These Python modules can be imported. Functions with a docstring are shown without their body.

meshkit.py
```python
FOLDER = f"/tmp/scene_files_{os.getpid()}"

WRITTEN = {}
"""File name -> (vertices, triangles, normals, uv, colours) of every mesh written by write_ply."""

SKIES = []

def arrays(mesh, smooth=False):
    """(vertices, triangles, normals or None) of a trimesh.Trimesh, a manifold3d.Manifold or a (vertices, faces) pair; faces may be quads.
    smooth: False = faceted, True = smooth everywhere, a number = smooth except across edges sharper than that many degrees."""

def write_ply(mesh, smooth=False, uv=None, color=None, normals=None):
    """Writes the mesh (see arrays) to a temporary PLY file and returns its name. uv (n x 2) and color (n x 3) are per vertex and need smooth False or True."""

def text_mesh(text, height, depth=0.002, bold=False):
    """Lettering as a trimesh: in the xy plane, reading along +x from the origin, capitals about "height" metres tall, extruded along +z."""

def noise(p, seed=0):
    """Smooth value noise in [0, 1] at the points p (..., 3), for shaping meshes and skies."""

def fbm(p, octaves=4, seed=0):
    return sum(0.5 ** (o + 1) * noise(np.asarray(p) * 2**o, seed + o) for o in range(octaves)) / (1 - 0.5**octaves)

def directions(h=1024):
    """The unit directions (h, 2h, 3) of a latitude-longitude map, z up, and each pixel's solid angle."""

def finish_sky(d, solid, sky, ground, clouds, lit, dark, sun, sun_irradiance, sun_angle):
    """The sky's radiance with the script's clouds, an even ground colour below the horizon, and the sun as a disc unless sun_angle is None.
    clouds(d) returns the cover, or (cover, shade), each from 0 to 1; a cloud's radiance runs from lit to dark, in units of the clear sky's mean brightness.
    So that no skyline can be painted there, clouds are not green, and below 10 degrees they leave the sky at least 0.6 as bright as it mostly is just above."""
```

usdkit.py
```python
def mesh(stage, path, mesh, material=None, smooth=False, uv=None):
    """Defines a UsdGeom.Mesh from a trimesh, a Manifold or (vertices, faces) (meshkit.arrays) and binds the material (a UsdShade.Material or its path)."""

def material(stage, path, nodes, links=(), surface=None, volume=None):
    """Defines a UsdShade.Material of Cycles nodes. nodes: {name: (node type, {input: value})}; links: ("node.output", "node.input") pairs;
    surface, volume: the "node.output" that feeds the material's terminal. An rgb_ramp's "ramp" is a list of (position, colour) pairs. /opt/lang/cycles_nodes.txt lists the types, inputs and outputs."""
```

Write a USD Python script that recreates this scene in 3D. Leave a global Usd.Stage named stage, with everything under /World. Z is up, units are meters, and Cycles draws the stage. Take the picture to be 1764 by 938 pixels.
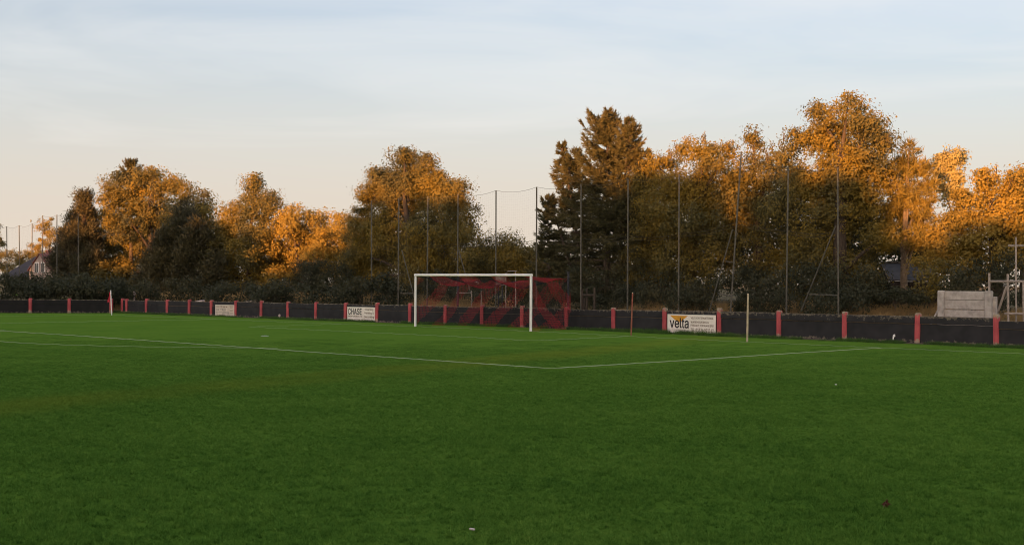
import math, re
import numpy as np, trimesh
from pxr import Usd, UsdGeom, UsdLux, UsdShade, Gf, Sdf, Vt
import usdkit, meshkit

stage = Usd.Stage.CreateInMemory()
UsdGeom.SetStageUpAxis(stage, 'Z'); UsdGeom.SetStageMetersPerUnit(stage, 1.0)
UsdGeom.Xform.Define(stage, '/World'); UsdGeom.Scope.Define(stage, '/World/Looks')
rng = np.random.default_rng(7)

# ------------------------------------------------------------------ camera
F, YAW, PITCH, ROLL = 2269.5, -0.776477, 0.0079242, 0.0059108
EYE = np.array([42.52138, -40.66281, 2.12254])
FW = np.array([math.cos(PITCH) * math.sin(YAW), math.cos(PITCH) * math.cos(YAW), math.sin(PITCH)])
_r = np.cross(FW, [0, 0, 1]); _r /= np.linalg.norm(_r); _u = np.cross(_r, FW)
RT = _r * math.cos(ROLL) + _u * math.sin(ROLL); UP = -_r * math.sin(ROLL) + _u * math.cos(ROLL)
EXPOSURE = 1.72
cam = UsdGeom.Camera.Define(stage, '/World/camera')
cm = np.eye(4); cm[0, :3], cm[1, :3], cm[2, :3], cm[3, :3] = RT, UP, -FW, EYE
cam.AddTransformOp().Set(Gf.Matrix4d(*cm.ravel().tolist()))
cam.CreateHorizontalApertureAttr(36.0); cam.CreateVerticalApertureAttr(36.0 * 938 / 1764)
cam.CreateFocalLengthAttr(36.0 * F / 1764); cam.CreateClippingRangeAttr(Gf.Vec2f(0.1, 5000)); cam.CreateExposureAttr(EXPOSURE)

# ------------------------------------------------------------------ sky and sun
SUN_AZ, SUN_EL = math.radians(163), math.radians(5.0)          # azimuth from +y towards +x
SUN = np.array([math.sin(SUN_AZ) * math.cos(SUN_EL), math.cos(SUN_AZ) * math.cos(SUN_EL), math.sin(SUN_EL)])
SKY_STRENGTH, SUN_INTENSITY = 0.118, 1.25
mat = lambda name, nodes, links=(), surface='p.BSDF', volume=None: usdkit.material(stage, '/World/Looks/' + name, nodes, links, surface, volume)
sky_m = mat('sky', {
    'sky': ('sky_texture', {'sky_type': 'single_scattering', 'sun_disc': False, 'sun_elevation': SUN_EL, 'sun_rotation': SUN_AZ, 'altitude': 60.0, 'air_density': 1.0, 'aerosol_density': 4.0, 'ozone_density': 2.4}),
    'tc': ('texture_coordinate', {}),
    'map': ('mapping', {'location': (1.5, 6.4, 0.0), 'scale': (1.6, 1.6, 11.0)}),
    'n': ('noise_texture', {'scale': 1.7, 'detail': 6.0, 'roughness': 0.52, 'distortion': 0.6}),
    'mr': ('map_range', {'from_min': 0.30, 'from_max': 0.70, 'to_min': 0.28, 'to_max': 0.74, 'clamp': True}),
    'wb': ('mix_color', {'blend_type': 'multiply', 'fac': 1.0, 'b': (1.38, 1.03, 1.0)}),
    'bw': ('rgb_to_bw', {}), 'mx': ('math', {'math_type': 'maximum', 'value2': 2.25}), 'ct': ('vector_math', {'math_type': 'scale'}), 'mix': ('mix_color', {}),
    'sep': ('separate_xyz', {}), 'hz': ('map_range', {'range_type': 'smoothstep', 'from_min': -0.02, 'from_max': 0.30, 'to_min': 0.95, 'to_max': 0.0, 'clamp': True}), 'lo': ('map_range', {'range_type': 'smoothstep', 'from_min': 0.0, 'from_max': 0.17, 'to_min': 1.0, 'to_max': 0.0, 'clamp': True}),
    'cov': ('math', {'math_type': 'maximum'}), 'tint': ('mix_color', {'a': (1.03, 1.03, 1.01), 'b': (1.0, 0.855, 0.70)}),
    'bg': ('background_shader', {'strength': SKY_STRENGTH})},
    [('tc.generated', 'map.vector'), ('map.vector', 'n.vector'), ('n.fac', 'mr.value'), ('tc.generated', 'sep.vector'), ('sep.z', 'hz.value'), ('mr.result', 'cov.value1'), ('hz.result', 'cov.value2'), ('cov.value', 'mix.fac'), ('sep.z', 'lo.value'), ('lo.result', 'tint.fac'), ('tint.result', 'ct.vector1'), ('sky.color', 'wb.a'), ('wb.result', 'mix.a'), ('wb.result', 'bw.color'), ('bw.val', 'mx.value1'), ('mx.value', 'ct.scale'), ('ct.vector', 'mix.b'), ('mix.result', 'bg.color')], surface='bg.background')
dome = UsdLux.DomeLight.Define(stage, '/World/sky')
UsdShade.MaterialBindingAPI.Apply(dome.GetPrim()).Bind(sky_m)
dome.GetPrim().SetCustomDataByKey('kind', 'structure')
sun = UsdLux.DistantLight.Define(stage, '/World/sun')
sun.CreateNormalizeAttr(True); sun.CreateIntensityAttr(SUN_INTENSITY); sun.CreateAngleAttr(0.5); sun.CreateColorAttr(Gf.Vec3f(1.0, 0.41, 0.12))
_x = np.cross([0, 0, 1], SUN); _x /= np.linalg.norm(_x); _y = np.cross(SUN, _x)
sm = np.eye(4); sm[0, :3], sm[1, :3], sm[2, :3] = _x, _y, SUN
sun.AddTransformOp().Set(Gf.Matrix4d(*sm.ravel().tolist()))

# ------------------------------------------------------------------ helpers
def at(px, py, Y):
    """the point of the upright plane y = Y seen at a pixel of the photograph, and metres per pixel there"""
    d = FW + (px - 882) / F * RT + (469 - py) / F * UP
    q = EYE + (Y - EYE[1]) / d[1] * d
    return q, float((q - EYE) @ FW / F)
used = {}
def numbered(parent, name):
    k = (parent, name); n = used.get(k, 0); used[k] = n + 1
    return f'{parent}/{name}' + (f'_{n:03d}' if n else '')
def path_of(p): return '/World' if p is None else str(p.GetPath())
def tag(o, label=None, cat=None, group=None, kind=None):
    for k, v in (('label', label), ('category', cat), ('group', group), ('kind', kind)):
        if v: o.SetCustomDataByKey(k, v)
    return o
def thing(name, label, cat, loc=(0, 0, 0), rz=0.0, group=None):
    x = UsdGeom.Xform.Define(stage, numbered('/World', name))
    x.AddTranslateOp().Set(Gf.Vec3d(*map(float, loc)))
    if rz: x.AddRotateZOp().Set(math.degrees(rz))
    return tag(x.GetPrim(), label, cat, group)
def obj(name, mesh, m, parent=None, smooth=False, label=None):
    if isinstance(mesh, list): mesh = trimesh.util.concatenate(mesh)
    o = usdkit.mesh(stage, numbered(path_of(parent), name), mesh, m, smooth=smooth).GetPrim()
    return tag(o, label)
def copy(src, loc, rz=0.0, scale=None, label=None, cat=None, group=None):
    """another of a thing: an instance of the same parts, moved, turned and scaled"""
    p = UsdGeom.Xform.Define(stage, numbered('/World', re.sub(r'_\d{3}$', '', src.GetName()))).GetPrim(); T = Sdf.ValueTypeNames
    p.CreateAttribute('xformOp:translate', T.Double3).Set(Gf.Vec3d(*map(float, loc))); ops = ['xformOp:translate']
    p.CreateAttribute('xformOp:rotateZ', T.Float).Set(math.degrees(rz)); ops.append('xformOp:rotateZ')
    if scale is not None: p.CreateAttribute('xformOp:scale', T.Float3).Set(Gf.Vec3f(*map(float, scale))); ops.append('xformOp:scale')
    p.CreateAttribute('xformOpOrder', T.TokenArray, False, Sdf.VariabilityUniform).Set(Vt.TokenArray(ops))
    p.GetReferences().AddInternalReference(src.GetPath()); p.SetInstanceable(True)
    return tag(p, label, cat, group)
def curves(name, lines, width, m, parent=None, label=None):
    pts = np.vstack([np.asarray(l, float) for l in lines])
    c = UsdGeom.BasisCurves.Define(stage, numbered(path_of(parent), name))
    c.CreateTypeAttr('linear'); c.CreatePointsAttr(Vt.Vec3fArray.FromNumpy(pts.astype(np.float32)))
    c.CreateCurveVertexCountsAttr(Vt.IntArray([len(l) for l in lines]))
    c.CreateWidthsAttr(Vt.FloatArray([width])); c.SetWidthsInterpolation('constant')
    UsdShade.MaterialBindingAPI.Apply(c.GetPrim()).Bind(m)
    return tag(c.GetPrim(), label)
def box(c, s, bev=0.0):
    s = np.asarray(s, float); h = s / 2
    if bev <= 0:
        m = trimesh.creation.box(s)
    else:
        P = []
        for a in (-1, 1):
            for b in (-1, 1):
                for d in (-1, 1):
                    for k in range(3):
                        v = h - bev; v[k] = h[k]; P.append(v * (a, b, d))
        m = trimesh.convex.convex_hull(np.array(P))
    m.apply_translation(c); return m
def tube(pts, rad, n=8):
    pts = np.asarray(pts, float); rad = np.broadcast_to(rad, len(pts)); V = []
    t = np.gradient(pts, axis=0); t /= np.linalg.norm(t, axis=1)[:, None]
    for p, d, r in zip(pts, t, rad):
        a = np.cross(d, [0.31, 0.17, 0.93] if abs(d[2]) < .9 else [1, 0.1, 0]); a /= np.linalg.norm(a); b = np.cross(d, a)
        th = np.arange(n) * 2 * math.pi / n
        V.append(p + r * (np.cos(th)[:, None] * a + np.sin(th)[:, None] * b))
    k = len(pts); V = np.vstack(V + [pts[:1], pts[-1:]]); Fc = []
    for i in range(k - 1):
        for j in range(n):
            a, b, c, d = i * n + j, i * n + (j + 1) % n, (i + 1) * n + (j + 1) % n, (i + 1) * n + j
            Fc += [[a, b, c], [a, c, d]]
    for j in range(n):
        Fc += [[k * n, (j + 1) % n, j], [k * n + 1, (k - 1) * n + j, (k - 1) * n + (j + 1) % n]]
    return trimesh.Trimesh(V, Fc, process=False)
def sm01(x): x = np.clip(x, 0, 1); return x * x * (3 - 2 * x)
def fb(p, sc, seed=0, o=3): return meshkit.fbm(np.asarray(p, float) * sc, o, seed)

# ------------------------------------------------------------------ materials
def rough(name, stops, scale=6.0, detail=4.0, r=0.7, bump=0.0, bscale=60.0, spec=0.3, coord='geo', mscale=(1, 1, 1), metal=0.0, bdist=0.01):
    nd = {'g': ('geometry', {}), 't': ('texture_coordinate', {}), 'm': ('mapping', {'scale': mscale}), 'n': ('noise_texture', {'scale': scale, 'detail': detail, 'roughness': 0.6}),
          'r': ('rgb_ramp', {'ramp': stops}), 'p': ('principled_bsdf', {'roughness': r, 'specular_ior_level': spec, 'metallic': metal})}
    ln = [('g.position' if coord == 'geo' else 't.object', 'm.vector'), ('m.vector', 'n.vector'), ('n.fac', 'r.fac'), ('r.color', 'p.base_color')]
    if bump:
        nd['bn'] = ('noise_texture', {'scale': bscale, 'detail': 5.0}); nd['b'] = ('bump', {'strength': bump, 'distance': bdist})
        ln += [('m.vector', 'bn.vector'), ('bn.fac', 'b.height'), ('b.normal', 'p.normal')]
    return mat(name, nd, ln)

def leaf_mat(name, stops, trans=0.25, big=0.35, tint=(0.5, 0.35, 0.05), r=0.6):
    """leaf colours vary leaf by leaf and in clumps of a few metres"""
    return mat(name, {
        'g': ('geometry', {}), 'n1': ('noise_texture', {'scale': 5.0, 'detail': 3.0, 'roughness': 0.7}), 'n2': ('noise_texture', {'scale': big, 'detail': 2.0}),
        'a': ('math', {'math_type': 'multiply', 'value2': 0.6}), 'b': ('math', {'math_type': 'multiply_add', 'value2': 0.4}),
        'r': ('rgb_ramp', {'ramp': stops}), 'p': ('principled_bsdf', {'roughness': r, 'specular_ior_level': 0.25}),
        'tr': ('translucent_bsdf', {}), 'mx': ('mix_closure', {'fac': trans})},
        [('g.position', 'n1.vector'), ('g.position', 'n2.vector'), ('n2.fac', 'a.value1'), ('n1.fac', 'b.value1'), ('a.value', 'b.value3'), ('b.value', 'r.fac'),
         ('r.color', 'p.base_color'), ('r.color', 'tr.color'), ('p.BSDF', 'mx.closure1'), ('tr.BSDF', 'mx.closure2')], surface='mx.closure')
M = {}
M['maple'] = leaf_mat('autumn_leaves', [(0.25, (0.030, 0.034, 0.018)), (0.42, (0.078, 0.076, 0.030)), (0.58, (0.185, 0.132, 0.020)), (0.75, (0.31, 0.195, 0.018))])
M['gold'] = leaf_mat('golden_leaves', [(0.25, (0.078, 0.068, 0.021)), (0.45, (0.187, 0.136, 0.027)), (0.7, (0.312, 0.212, 0.034))])
M['pale'] = leaf_mat('pale_leaves', [(0.25, (0.173, 0.152, 0.063)), (0.5, (0.288, 0.240, 0.091)), (0.75, (0.374, 0.320, 0.126))])
M['green'] = leaf_mat('dark_green_leaves', [(0.25, (0.020, 0.026, 0.013)), (0.5, (0.043, 0.048, 0.022)), (0.75, (0.094, 0.090, 0.036))])
M['thick'] = leaf_mat('undergrowth_leaves', [(0.25, (0.017, 0.022, 0.012)), (0.5, (0.039, 0.043, 0.021)), (0.75, (0.085, 0.076, 0.034))])
M['needle'] = leaf_mat('conifer_needles', [(0.25, (0.030, 0.035, 0.016)), (0.5, (0.070, 0.066, 0.026)), (0.75, (0.141, 0.109, 0.032))], trans=0.12)
M['yew'] = leaf_mat('yew_needles', [(0.25, (0.019, 0.021, 0.012)), (0.5, (0.049, 0.045, 0.019)), (0.75, (0.112, 0.086, 0.030))], trans=0.12)
M['pine'] = leaf_mat('pine_needles', [(0.25, (0.070, 0.061, 0.015)), (0.5, (0.154, 0.118, 0.025)), (0.75, (0.252, 0.175, 0.035))], trans=0.12)
M['bark'] = rough('bark', [(0.3, (0.028, 0.022, 0.017)), (0.7, (0.085, 0.064, 0.046))], 9, r=0.9, bump=0.6, bscale=18, bdist=0.04, mscale=(1, 1, .3))
M['pinebark'] = rough('pine_bark', [(0.3, (0.07, 0.055, 0.038)), (0.7, (0.20, 0.155, 0.105))], 5, r=0.9, bump=0.6, bscale=14, bdist=0.04)
M['dryblade'] = leaf_mat('dry_grass_blades', [(0.3, (0.14, 0.10, 0.045)), (0.5, (0.28, 0.19, 0.08)), (0.7, (0.42, 0.29, 0.12))], big=0.6)
M['weed'] = leaf_mat('verge_grass', [(0.3, (0.03, 0.075, 0.014)), (0.5, (0.055, 0.12, 0.02)), (0.68, (0.10, 0.16, 0.035)), (0.8, (0.2, 0.17, 0.07))], big=0.6)

# worn yellowish band across the pitch: a line on the ground with soft, broken edges
_pa = EYE + (FW + (0 - 882) / F * RT + (469 - 700) / F * UP) * 0
def gpt(px, py):
    d = FW + (px - 882) / F * RT + (469 - py) / F * UP
    return EYE + d * (-EYE[2] / d[2])
A_, B_ = gpt(0, 703), gpt(640, 640)
_t = (B_ - A_)[:2] / np.linalg.norm((B_ - A_)[:2]); _n = np.array([-_t[1], _t[0]]); _off = float(_n @ A_[:2])
def turf(name, stops, n1, bump, band, trans, w=(0.42, 0.28, 0.30)):
    nd = {
    'g': ('geometry', {}),
    'n1': ('noise_texture', {'scale': n1, 'detail': 6.0, 'roughness': 0.75}), 'n2': ('noise_texture', {'scale': 0.35, 'detail': 5.0, 'roughness': 0.6}), 'n3': ('noise_texture', {'scale': 4.0, 'detail': 5.0, 'roughness': 0.7}),
    's1': ('math', {'math_type': 'multiply', 'value2': w[0]}), 's2': ('math', {'math_type': 'multiply_add', 'value2': w[1]}), 's3': ('math', {'math_type': 'multiply_add', 'value2': w[2]}),
    'r': ('rgb_ramp', {'ramp': stops}),
    'dot': ('vector_math', {'math_type': 'dot_product', 'vector2': (float(_n[0]), float(_n[1]), 0.0)}),
    'd': ('math', {'math_type': 'subtract', 'value2': _off}), 'dn': ('math', {'math_type': 'multiply_add', 'value2': 2.2}), 'ab': ('math', {'math_type': 'absolute'}),
    'mr': ('map_range', {'range_type': 'smoothstep', 'from_min': 0.45, 'from_max': 1.7, 'to_min': 0.5, 'to_max': 0.0, 'clamp': True}),
    'wn': ('map_range', {'from_min': 0.35, 'from_max': 0.58, 'to_min': 0.3, 'to_max': 1.0, 'clamp': True}), 'wf': ('math', {'math_type': 'multiply'}),
    'sub': ('math', {'math_type': 'subtract', 'value2': 1.1}),
    'mix': ('mix_color', {'b': band}),
    'p': ('principled_bsdf', {'roughness': 0.95, 'specular_ior_level': 0.0})}
    ln = [('g.position', 'n1.vector'), ('g.position', 'n2.vector'), ('g.position', 'n3.vector'), ('n1.fac', 's1.value1'), ('n2.fac', 's2.value1'), ('s1.value', 's2.value3'), ('n3.fac', 's3.value1'), ('s2.value', 's3.value3'), ('s3.value', 'r.fac'),
     ('g.position', 'dot.vector1'), ('dot.value', 'd.value1'), ('n3.fac', 'dn.value1'), ('d.value', 'dn.value3'), ('dn.value', 'sub.value1'), ('sub.value', 'ab.value1'), ('ab.value', 'mr.value'), ('n2.fac', 'wn.value'), ('mr.result', 'wf.value1'), ('wn.result', 'wf.value2'),
     ('wf.value', 'mix.fac'), ('r.color', 'mix.a'), ('mix.result', 'p.base_color')]
    if bump:
        nd['bn'] = ('noise_texture', {'scale': 22.0, 'detail': 6.0, 'roughness': 0.8}); nd['bu'] = ('bump', {'strength': 0.9, 'distance': 0.05})
        ln += [('g.position', 'bn.vector'), ('bn.fac', 'bu.height'), ('bu.normal', 'p.normal')]
    if trans:
        nd['tr'] = ('translucent_bsdf', {}); nd['mx'] = ('mix_closure', {'fac': trans}); ln += [('mix.result', 'tr.color'), ('p.BSDF', 'mx.closure1'), ('tr.BSDF', 'mx.closure2')]
    return mat(name, nd, ln, surface='mx.closure' if trans else 'p.BSDF')
M['pitch'] = turf('pitch_turf', [(0.32, (0.0540, 0.1239, 0.0170)), (0.46, (0.0864, 0.1764, 0.0230)), (0.56, (0.1112, 0.2048, 0.0280)), (0.70, (0.1566, 0.2394, 0.0360))], 34.0, True, (0.165, 0.205, 0.026), 0)
M['blade'] = turf('grass_blades', [(0.40, (0.0293, 0.0784, 0.0132)), (0.48, (0.0854, 0.1882, 0.0286)), (0.56, (0.1525, 0.2744, 0.0440)), (0.66, (0.2684, 0.3584, 0.0770))], 26.0, False, (0.185, 0.232, 0.032), 0.25, (0.66, 0.10, 0.24))
M['bank'] = rough('rough_ground', [(0.3, (0.05, 0.048, 0.022)), (0.5, (0.12, 0.092, 0.04)), (0.68, (0.24, 0.165, 0.07))], 1.6, 6, r=0.95, bump=0.8, bscale=9, bdist=0.15)
M['dirt'] = rough('dirt', [(0.3, (0.045, 0.038, 0.026)), (0.7, (0.13, 0.10, 0.065))], 7, r=0.95, bump=0.7, bscale=25, bdist=0.04)
M['line'] = mat('worn_line_paint', {'g': ('geometry', {}), 'n': ('noise_texture', {'scale': 3.0, 'detail': 8.0, 'roughness': 0.85}), 'r': ('rgb_ramp', {'ramp': [(0.33, (0.10, 0.19, 0.04)), (0.44, (0.23, 0.31, 0.13)), (0.6, (0.40, 0.47, 0.25))]}), 'p': ('principled_bsdf', {'roughness': 0.9, 'specular_ior_level': 0.1})},
                [('g.position', 'n.vector'), ('n.fac', 'r.fac'), ('r.color', 'p.base_color')])
def worn(name, paint, paint2, under, z0, z1, lo=0.5, hi=0.62, low=True, r=0.6):
    """paint over concrete, worn through in patches near the top (and foot)"""
    nd = {'g': ('geometry', {}), 's': ('separate_xyz', {}), 'n': ('noise_texture', {'scale': 7.0, 'detail': 6.0, 'roughness': 0.65}), 'n2': ('noise_texture', {'scale': 2.2, 'detail': 5.0}),
          'pr': ('rgb_ramp', {'ramp': [(0.35, paint), (0.65, paint2)]}), 'ur': ('rgb_ramp', {'ramp': [(0.3, tuple(.55 * x for x in under)), (0.7, under)]}),
          'top': ('map_range', {'from_min': z0, 'from_max': z1, 'to_min': 0.0, 'to_max': 0.42, 'clamp': True}), 'bot': ('map_range', {'from_min': 0.26, 'from_max': 0.08, 'to_min': 0.0, 'to_max': 0.34 if low else 0.0, 'clamp': True}),
          'a1': ('math', {'math_type': 'add'}), 'a2': ('math', {'math_type': 'add'}), 'th': ('map_range', {'from_min': lo + .17, 'from_max': hi + .17, 'to_min': 0, 'to_max': 1, 'clamp': True}),
          'mx': ('mix_color', {}), 'bn': ('noise_texture', {'scale': 45.0, 'detail': 4.0}), 'b': ('bump', {'strength': 0.4, 'distance': 0.012}), 'p': ('principled_bsdf', {'roughness': r, 'specular_ior_level': 0.35})}
    ln = [('g.position', 's.vector'), ('g.position', 'n.vector'), ('g.position', 'n2.vector'), ('n2.fac', 'pr.fac'), ('n.fac', 'ur.fac'), ('s.z', 'top.value'), ('s.z', 'bot.value'), ('n.fac', 'a1.value1'), ('top.result', 'a1.value2'), ('a1.value', 'a2.value1'), ('bot.result', 'a2.value2'),
          ('a2.value', 'th.value'), ('th.result', 'mx.fac'), ('pr.color', 'mx.a'), ('ur.color', 'mx.b'), ('mx.result', 'p.base_color'), ('g.position', 'bn.vector'), ('bn.fac', 'b.height'), ('b.normal', 'p.normal')]
    return mat(name, nd, ln)
M['red'] = worn('red_painted_concrete', (0.33, 0.05, 0.06), (0.46, 0.085, 0.09), (0.36, 0.29, 0.2), 0.86, 1.16)
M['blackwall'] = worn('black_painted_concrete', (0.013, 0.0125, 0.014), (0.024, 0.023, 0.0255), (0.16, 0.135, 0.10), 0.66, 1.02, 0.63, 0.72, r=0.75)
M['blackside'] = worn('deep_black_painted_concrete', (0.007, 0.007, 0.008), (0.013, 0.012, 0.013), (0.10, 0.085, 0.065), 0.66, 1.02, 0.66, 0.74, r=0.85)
M['coping'] = rough('weathered_concrete', [(0.35, (0.03, 0.028, 0.026)), (0.5, (0.13, 0.11, 0.085)), (0.65, (0.33, 0.28, 0.21))], 5, 6, r=0.9, bump=0.3)
M['concrete'] = rough('grey_concrete', [(0.3, (0.25, 0.23, 0.205)), (0.5, (0.37, 0.34, 0.30)), (0.7, (0.48, 0.445, 0.395))], 4, 7, r=0.92, bump=0.5, bscale=40, bdist=0.01)
M['white'] = rough('white_paint', [(0.3, (0.78, 0.765, 0.73)), (0.7, (0.87, 0.855, 0.82))], 5, r=0.4, spec=0.5)
M['signwhite'] = rough('white_board', [(0.3, (0.72, 0.67, 0.60)), (0.7, (0.85, 0.80, 0.73))], 4, 5, r=0.5)
M['signold'] = rough('faded_board', [(0.3, (0.48, 0.41, 0.33)), (0.7, (0.66, 0.58, 0.49))], 3, 5, r=0.7)
flat = lambda name, c, r=0.6: rough(name, [(0.3, tuple(.85 * x for x in c)), (0.7, tuple(1.1 * x for x in c))], 6, r=r)
M['ink'] = flat('dark_ink', (0.03, 0.028, 0.027)); M['inkbrown'] = flat('brown_ink', (0.20, 0.145, 0.10)); M['inkgrey'] = flat('grey_ink', (0.34, 0.31, 0.27)); M['inkgold'] = flat('gold_ink', (0.62, 0.30, 0.03))
M['pole'] = rough('dull_green_steel', [(0.3, (0.055, 0.054, 0.042)), (0.7, (0.125, 0.115, 0.088))], 6, r=0.65)
M['darkpole'] = rough('dark_blue_steel', [(0.3, (0.02, 0.02, 0.026)), (0.7, (0.045, 0.045, 0.055))], 6, r=0.6)
M['galv'] = rough('galvanised_steel', [(0.3, (0.20, 0.17, 0.14)), (0.7, (0.36, 0.31, 0.26))], 8, r=0.5, metal=0.2)
M['rope'] = flat('rope', (0.05, 0.046, 0.035), 0.9)
M['netred'] = flat('red_twine', (0.29, 0.022, 0.03), 0.9); M['netblack'] = flat('black_twine', (0.012, 0.012, 0.014), 0.9)
M['flag'] = flat('red_cloth', (0.42, 0.03, 0.05), 0.9)
M['redpole'] = rough('red_brown_pole', [(0.3, (0.24, 0.05, 0.04)), (0.7, (0.30, 0.14, 0.08))], 5, r=0.6)
M['tanpole'] = rough('bare_wood', [(0.3, (0.36, 0.29, 0.18)), (0.7, (0.55, 0.46, 0.32))], 5, r=0.7)
M['slate'] = rough('slate', [(0.3, (0.028, 0.027, 0.032)), (0.7, (0.06, 0.058, 0.066))], 3, 6, r=0.7, bump=0.4, bscale=12)
M['darkwood'] = rough('dark_timber', [(0.3, (0.012, 0.011, 0.010)), (0.7, (0.035, 0.03, 0.026))], 4, r=0.9)
M['tile'] = rough('roof_tile', [(0.3, (0.022, 0.02, 0.025)), (0.7, (0.05, 0.043, 0.052))], 2, 6, r=0.85, bump=0.5, bscale=6)
M['redtile'] = rough('red_roof_tile', [(0.3, (0.12, 0.05, 0.045)), (0.7, (0.2, 0.09, 0.08))], 2, 6, r=0.85)
M['render'] = rough('pale_render', [(0.3, (0.26, 0.205, 0.175)), (0.7, (0.36, 0.29, 0.25))], 2, 6, r=0.9)
M['pane'] = mat('window_glass', {'p': ('principled_bsdf', {'base_color': (0.02, 0.022, 0.026), 'roughness': 0.12})})
M['litter'] = flat('pale_litter', (0.62, 0.50, 0.46)); M['deadleaf'] = flat('dead_leaf', (0.17, 0.055, 0.045))
M['cabinet'] = flat('grey_cabinet', (0.20, 0.18, 0.145))

# ------------------------------------------------------------------ ground
WALL_Y = lambda x: 3.9 + 0.012 * np.asarray(x, float)
C0 = np.array([-37.95, 3.44])                                    # the corner where the two walls meet is found below
def hz(x, y):
    """ground height"""
    x, y = np.asarray(x, float), np.asarray(y, float)
    d = y - WALL_Y(x) - 0.5                                      # metres behind the end wall
    dl = (-36.6 - x) * 0.87 + (y - 1.5) * 0.0 + 0.5 * (y - 2.5)  # metres beyond the corner wall
    d = np.maximum(d, np.where(x < -34, dl - 0.6, -9))
    P = np.stack([x, y, 0 * x], -1)
    bank = sm01(d / 7.0) * 1.0 + sm01(d / 2.0) * 0.45 * (fb(P, 0.35, 3) - 0.35) + sm01((d - 6) / 40) * 0.6
    return 0.07 * np.exp(-(x / 9.0) ** 2 - ((y - 1.0) / 4.5) ** 2) + 0.05 * (fb(P, 0.09, 5) - 0.5) + bank
def grid(x0, x1, y0, y1, s, dz=0.0):
    xs, ys = np.arange(x0, x1 + s / 2, s), np.arange(y0, y1 + s / 2, s)
    X, Y = np.meshgrid(xs, ys); V = np.stack([X.ravel(), Y.ravel(), hz(X, Y).ravel() + dz], 1)
    n, m = len(xs), len(ys); i = (np.arange(m - 1)[:, None] * n + np.arange(n - 1)).ravel()
    return trimesh.Trimesh(V, np.vstack([np.stack([i, i + 1, i + n + 1], 1), np.stack([i, i + n + 1, i + n], 1)]), process=False)
def struct(name, mesh, m, smooth=True):
    return tag(obj(name, mesh, m, None, smooth), kind='structure')
struct('pitch', grid(-75, 75, -125, 4.5, 0.75), M['pitch'])
_bank = grid(-150, 110, -30, 60, 1.0)
_c = _bank.triangles_center; _bd = _c[:, 1] - WALL_Y(_c[:, 0])
_keep = (_bd > 0.1) | ((_c[:, 0] < -37.0) & (0.87 * (-36.6 - _c[:, 0]) + 0.5 * (_c[:, 1] - 2.5) > 0.2))
_bank.update_faces(_keep); _bank.vertices[:, 2] += 0.02
struct('bank', _bank, M['bank'])
th = np.linspace(0, 2 * math.pi, 97)[:-1]
rr = [0.01, 60, 150, 400, 1500, 4000]
V = np.vstack([np.stack([r * np.cos(th), r * np.sin(th), 0 * th - (0.15 if r > 1 else 0.15)], 1) for r in rr])
Fg = [[i * 96 + j, (i + 1) * 96 + j, (i + 1) * 96 + (j + 1) % 96] for i in range(5) for j in range(96)] + [[i * 96 + j, (i + 1) * 96 + (j + 1) % 96, i * 96 + (j + 1) % 96] for i in range(5) for j in range(96)]
struct('ground', trimesh.Trimesh(V, Fg, process=False), M['bank'], False)

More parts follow.
